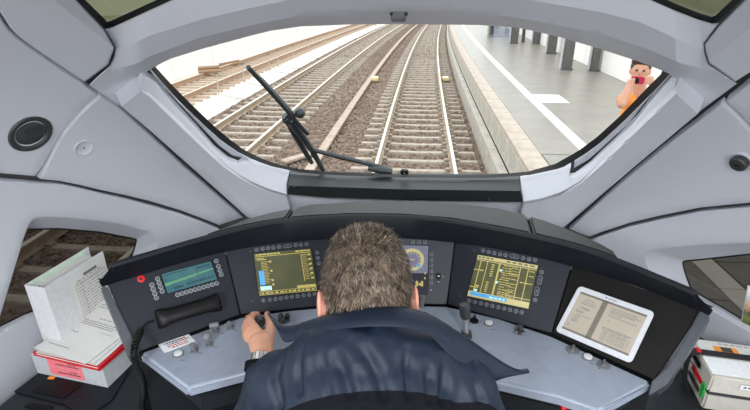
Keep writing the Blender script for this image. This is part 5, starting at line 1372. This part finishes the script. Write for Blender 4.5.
track(-4.30, 'second railway track left of the nearest one, on brown ballast', -3.2, 120, SM, ['rail_rust', 'rail_top'])
track(-8.65, 'far left railway track by the white wall, on pale ground', -3.0, 120, SM2, ['rust_pale', 'rail_top'], -.1, False)
ribbon('pale_bed', -10.3, -5.85, RZ - .35, 'pale_ground', -6, 140, thick=.1, kind='structure')
# cable trough between the tracks, lid by lid
ct = empty('cable_trough', (-2.03, 3, RZ - .2), label='pale concrete cable trough between the two nearest tracks', cat='cable trough'); inv = world_m(ct).inverted()
lid_me = MB().box((0, 0, .03), (.19, .985, .06)).mesh('trough_lid', 'trough')
bm = bmesh.new(); bm.from_mesh(lid_me); bmesh.ops.bevel(bm, geom=list(bm.edges), offset=.008, segments=1, affect='EDGES'); bm.to_mesh(lid_me); bm.free()
y = 3.5
while y < 90:
    o = bpy.data.objects.new('trough_lid', lid_me); COL.objects.link(o); o.parent = ct; o.matrix_parent_inverse = inv
    d = bdir(y); o.location = (-2.03 + float(bend(y)), y, RZ - .15 + random.uniform(-.004, .004)); o.rotation_euler = (0, 0, -math.atan2(d[0], d[1]) + random.uniform(-.006, .006)); y += 1.0
# branch of the trough to the left
b0, b1 = PZ(316, 153, RZ - .15), PZ(283, 163, RZ - .15)
tb_ = MB(); dd = N(b1 - b0); nn = np.cross([0, 0, 1], dd) * .1
tb_.hexa([b0 - nn, b1 - nn, b1 + nn, b0 + nn], [p + np.array([0, 0, .05]) for p in (b0 - nn, b1 - nn, b1 + nn, b0 + nn)]).build('branch_lid', 'trough', ct, bevel=.008)
# signal magnets on the sleepers
def magnet(px, py, label):
    p = PZ(px, py, RZ - .08); t = empty('track_magnet', p - [0, 0, .1], label=label, cat='track magnet')
    MB().box(p + [0, 0, .0], (.26, .5, .12)).build('housing', 'yellow', t, bevel=.02)
    MB().box(p - [0, 0, .08], (.2, .4, .1)).build('bracket', 'rail_rust', t, bevel=.01)
    MB().box(p + [0, 0, .065], (.2, .16, .02)).build('plate', 'tactile', t, bevel=.005)
magnet(375, 78.5, 'small yellow box beside the cable trough'); magnet(445.5, 78.5, 'small yellow box beside the right rail of the nearest track')
for i, (px, py, l) in enumerate(((376, 26.5, 'tiny dark signal post far away between the tracks'),)):
    p = PZ(px, py + 1, RZ - .2); t = empty('signal_post', p, label=l, cat='signal'); MB().tube([p, p + [0, 0, .7]], .05, 8).build('post', 'post', t); MB().box(p + [0, 0, .75], (.3, .2, .4)).build('head', 'pillar', t, bevel=.03)

# low posts with sagging cable loops between the left tracks
LP_ = [(201, 82.5), (226, 71.5), (246, 60.5), (265, 57), (280, 51), (300, 45), (315, 38.5), (330, 34)]
pts = []
for i, (px, py) in enumerate(LP_):
    p = PZ(px, py + 9.5 * (1 - i * .07), RZ - .25); p[2] = RZ - .35; p[0] = max(p[0], -7.25 + float(bend(p[1]))); t = empty('cable_post', p, label='short grey post with a low cable loop, number %s along the left tracks' % ('one two three four five six seven eight'.split()[i]), cat='post', group='low cable posts between the left tracks')
    t['label'] = ['nearest short cable post beside the left tracks', 'second short cable post from the cab', 'third short cable post from the cab', 'fourth short cable post from the cab', 'fifth short cable post from the cab', 'sixth short cable post from the cab', 'seventh short cable post from the cab', 'farthest short cable post before the wall bend'][i]
    MB().tube([p, p + [0, 0, .75]], .022, 6).build('post', 'post', t, smooth=True, angle=40)
    MB().box(p + [0, 0, .77], (.09, .09, .05)).build('cap', 'pillar', t, bevel=.01)
    e = p + np.array([1.75, -.9, 0]); pa = smooth_curve([p + [0, 0, .55], p + [.02, -.02, .12], p + [.5, -.45, .02], e + [-.3, .1, .02], e + [0, .0, .02]], 2)
    MB().tube(pa, .014, 5).build('cable_loop', 'post', t, smooth=True)

# white wall on the far left, panel by panel
wl = empty('boundary_wall', (-10.45, 5, RZ - .4), label='long white panelled wall behind the far left track', cat='wall'); inv = world_m(wl).inverted()
pan = MB().box((0, 0, 1.2), (.12, 3.96, 2.4)).mesh('wall_panel', 'white_wall'); pst = MB().box((0, 0, 1.25), (.2, .2, 2.5)).mesh('wall_post', 'white_wall')
y = -4.0
while y < 110:
    for me_, yy in ((pan, y + 2), (pst, y)):
        o = bpy.data.objects.new(me_.name.split('.')[0], me_); COL.objects.link(o); o.parent = wl; o.matrix_parent_inverse = inv
        d = bdir(yy); o.location = (-10.45 + float(bend(yy)), yy, RZ - .4); o.rotation_euler = (0, 0, -math.atan2(d[0], d[1]))
    y += 4.0
# builders' leftovers along the wall
def timber_stack(px, py, n, label, L=1.2, ang=.2, cat='timber', m='log_brown', r=.09):
    p = PZ(px, py, RZ - .28); t = empty('timber_stack', p, label=label, cat=cat)
    for i in range(n):
        row = int((math.sqrt(8 * i + 1) - 1) / 2); k_ = i - row * (row + 1) // 2
        top = int((math.sqrt(8 * n + 1) - 1) / 2)
        h = (top - row) * r * 1.75; off = (k_ - row / 2) * r * 2.05
        d = np.array([math.sin(ang), math.cos(ang), 0]); s_ = np.array([d[1], -d[0], 0])
        c = p + s_ * off + [0, 0, max(h, 0) + r]
        MB().tube([c - d * L / 2, c + d * L / 2], r, 9).build('log', m, t, smooth=True, angle=40)
timber_stack(291, 37.5, 6, 'stack of round timber by the white wall', 1.6, 1.2, r=.16)
timber_stack(210, 76, 3, 'small heap of brown timber by the white wall', .9, 1.0, r=.08)
timber_stack(230, 67, 3, 'flat brown boards on the ground beyond the timber heap', 1.6, .25, 'boards', 'log_brown', .05)
p = PZ(180, 73, RZ - .28); t = empty('concrete_beam', p, label='grey concrete beam lying in front of the white wall', cat='beam')
MB().box(p + [0, .6, .12], (.3, 2.6, .24), np.array([[.93, .35, 0], [-.35, .93, 0], [0, 0, 1]])).build('beam', 'card_grey', t, bevel=.03); MB().box(p + [0, .6, .0], (.6, .15, .05)).build('bearer', 'timber', t, bevel=.01)
for px, py, m_, l in ((311, 32, 'post', 'green and grey cabinet standing at the far wall'),):
    p = PZ(px, py, RZ - .28); t = empty('trackside_cabinet', p, label=l, cat='cabinet'); MB().box(p + [0, 0, .55], (.5, .4, 1.1)).build('body', 'card_grey', t, bevel=.02); MB().box(p + [0, -.21, .6], (.3, .03, .8)).build('door', 'green_sticker', t, bevel=.01)

# ---- platform
PZT = RZ + .76; PE = 1.58
plat = ribbon('platform', PE + .02, 30, PZT - .03, 'joint', -8, 130, thick=1.0, kind='structure'); inv = world_m(plat).inverted()
def piece(name, me, x, y, z, yaw=True):
    o = bpy.data.objects.new(name, me); COL.objects.link(o); o.parent = plat; o.matrix_parent_inverse = inv
    d = bdir(y); o.location = (x + float(bend(y)), y, z); o.rotation_euler = (0, 0, -math.atan2(d[0], d[1])) if yaw else (0, 0, 0); return o
def bbox_mesh(name, size, mname, bev):
    me = MB().box((0, 0, 0), size).mesh(name, mname); bm = bmesh.new(); bm.from_mesh(me); bmesh.ops.bevel(bm, geom=list(bm.edges), offset=bev, segments=1, affect='EDGES'); bm.to_mesh(me); bm.free(); return me
cop = bbox_mesh('coping_stone', (.33, .99, .09), 'coping', .008); tac = bbox_mesh('line_slab', (.20, .79, .035), 'tactile', .004)
fac = bbox_mesh('face_slab', (.10, .99, .42), 'coping_side', .008); foot = bbox_mesh('footing_block', (.16, 1.98, .55), 'coping_side', .012)
for y in np.arange(-4, 90, 1.0): piece('coping_stone', cop, PE + .165, y, PZT - .045)
for y in np.arange(-4, 60, 1.0): piece('face_slab', fac, PE + .045, y, PZT - .30)
for y in np.arange(-4, 60, 2.0): piece('footing_block', foot, PE - .10, y, RZ - .02)
for y in np.arange(-4, 90, .8): piece('line_slab', tac, 2.66, y, PZT - .0155)
pv = bbox_mesh('paving_slab', (.62, .62, .04), 'paving', .006)
ps1 = ribbon('paving', PE + .33, 2.555, PZT, 'platform_grey', 7.2, 130, plat, thick=.025); ps2 = ribbon('paving', 2.765, 30, PZT, 'platform_grey', 7.2, 130, plat, thick=.025)
for ix in range(7):
    for iy in range(16):
        x = 1.92 + .315 + ix * .635 + (.1 if ix > 0 else 0)
        if ix == 1: continue
        piece('paving_slab', pv, [2.235, 0, 3.09, 3.725, 4.36, 4.995, 5.63][ix], -2.6 + iy * .635 + (.31 if ix % 2 else 0), PZT - .02, False)
c4 = [PZ(*p, PZT) for p in ((532.5, 95), (559, 95), (569, 103), (541, 103))]
y0_, y1_ = np.mean([c4[2][1], c4[3][1]]), np.mean([c4[0][1], c4[1][1]])
MB().box(((2.775 + 3.39) / 2, (y0_ + y1_) / 2, PZT + .004), (.61, y1_ - y0_, .012)).build('marking_slab', 'tactile', plat, bevel=.003)
# pillars
PL = [(565.5, 69.5, .30, 'second dark platform pillar from the right, closest to the white line'), (513.5, 43.5, .34, 'dark platform pillar just left of the slim post'), (608, 71, .24, 'rightmost dark platform pillar, nearest the person in orange'), (550.5, 53.5, .34, 'third dark platform pillar from the right'), (542.5, 44, .30, 'fourth dark platform pillar from the right'), (490.5, 35, .3, 'leftmost dark platform pillar, farthest away'), (523, 42, .12, 'slim dark post between two broad platform pillars')]
for px, py, w, l in PL:
    p = PZ(px, py, PZT); p[0] = min(p[0], 5.5 + float(bend(p[1]))); t = empty('platform_pillar', p, label=l, cat='pillar')
    MB().box(p + [0, 0, 1.7], (w, w, 3.4)).build('shaft', 'pillar', t, bevel=.015)
    MB().box(p + [0, 0, .03], (w + .06, w + .06, .06)).build('base_plate', 'pillar', t, bevel=.01)
    MB().box(p + [-w / 2 - .03, 0, 1.7], (.05, w * .5, 3.4)).build('cable_cover', 'card_grey', t, bevel=.01)
p = PZ(503, 37.5, PZT); t = empty('glass_shelter', p, label='pale glass shelter beside the far platform pillars', cat='shelter')
MB().box(p + [0, 0, 1.1], (1.7, .05, 2.2)).build('back_pane', 'scr_cyan' if False else 'lens_glass', t); MB().box(p + [-.85, 0, 1.1], (.06, .08, 2.2)).build('post', 'post', t); MB().box(p + [.85, 0, 1.1], (.06, .08, 2.2)).build('post', 'post', t); MB().box(p + [0, .3, 2.22], (1.9, .9, .06)).build('roof', 'post', t)
# white wall along the far side of the platform
pw = empty('platform_wall', (6.0, 8, PZT), label='bright white wall along the far side of the platform', cat='wall'); inv = world_m(pw).inverted()
wp = bbox_mesh('wall_panel', (.12, 3.97, 2.6), 'white_wall', .01)
for y in np.arange(4, 110, 4.0):
    o = bpy.data.objects.new('wall_panel', wp); COL.objects.link(o); o.parent = pw; o.matrix_parent_inverse = inv
    d = bdir(y); o.location = (5.75 + float(bend(y)), y, PZT + 1.3); o.rotation_euler = (0, 0, -math.atan2(d[0], d[1]))
# windscreen wiper, outside the glass
wp_ = empty('windscreen_wiper', shell([(325, 165)], -.03)[0][0], label='black windscreen wiper with arms resting on the outside of the glass', cat='wiper')
def on_glass(L, off): return list(shell(L, off)[0])
MB().tube(on_glass([(250, 69), (262, 81), (275, 95), (288, 110), (293, 117)], -.045), [.007, .011, .012, .013, .014], 8).build('blade_carrier', 'wiper_metal', wp_, smooth=True, angle=50)
MB().tube(on_glass([(248, 67), (270, 91), (290, 114), (303, 129), (308, 134)], -.028), .009, 6).build('wiper_blade', 'rubber', wp_, smooth=True, angle=50)
MB().tube(on_glass([(284, 116), (292, 122), (300, 133), (312, 150), (323, 170)], -.05), [.016, .022, .018, .014, .011], 8).build('wiper_arm', 'wiper_metal', wp_, smooth=True, angle=50)
MB().tube(on_glass([(287, 121), (294, 133), (304, 150), (312, 163)], -.06), [.012, .015, .013, .010], 8).build('wiper_arm', 'wiper_metal', wp_, smooth=True, angle=50)
for q in ((300, 113), (292, 121), (287, 119)): MB().ball(on_glass([q], -.05)[0], .023, 10, 7).build('pivot', 'wiper_metal', wp_, smooth=True)
MB().tube(on_glass([(313, 150), (340, 157), (365, 163), (388, 169)], -.05), [.010, .012, .011, .012], 8).build('parallel_arm', 'wiper_metal', wp_, smooth=True, angle=50)
MB().tube(on_glass([(368, 168), (380, 170), (392, 172)], -.04), [.012, .02, .018], 8).build('arm_root', 'wiper_metal', wp_, smooth=True, angle=50)
P, G = shell([(404.5, 172)], .0); bx, by, bz = basis(-G[0], np.array([1, 0, 0]))
sn = empty('rain_sensor', P[0], label='small black sensor at the bottom middle of the windscreen', cat='sensor')
MB().box(P[0], (.036, .024, .02), np.stack([bx, by, bz], 1)).build('housing', 'seal', sn, bevel=.004); MB().ball(P[0] + bz * .011, .004, 8, 6).build('lens', 'print_grey', sn, smooth=True)
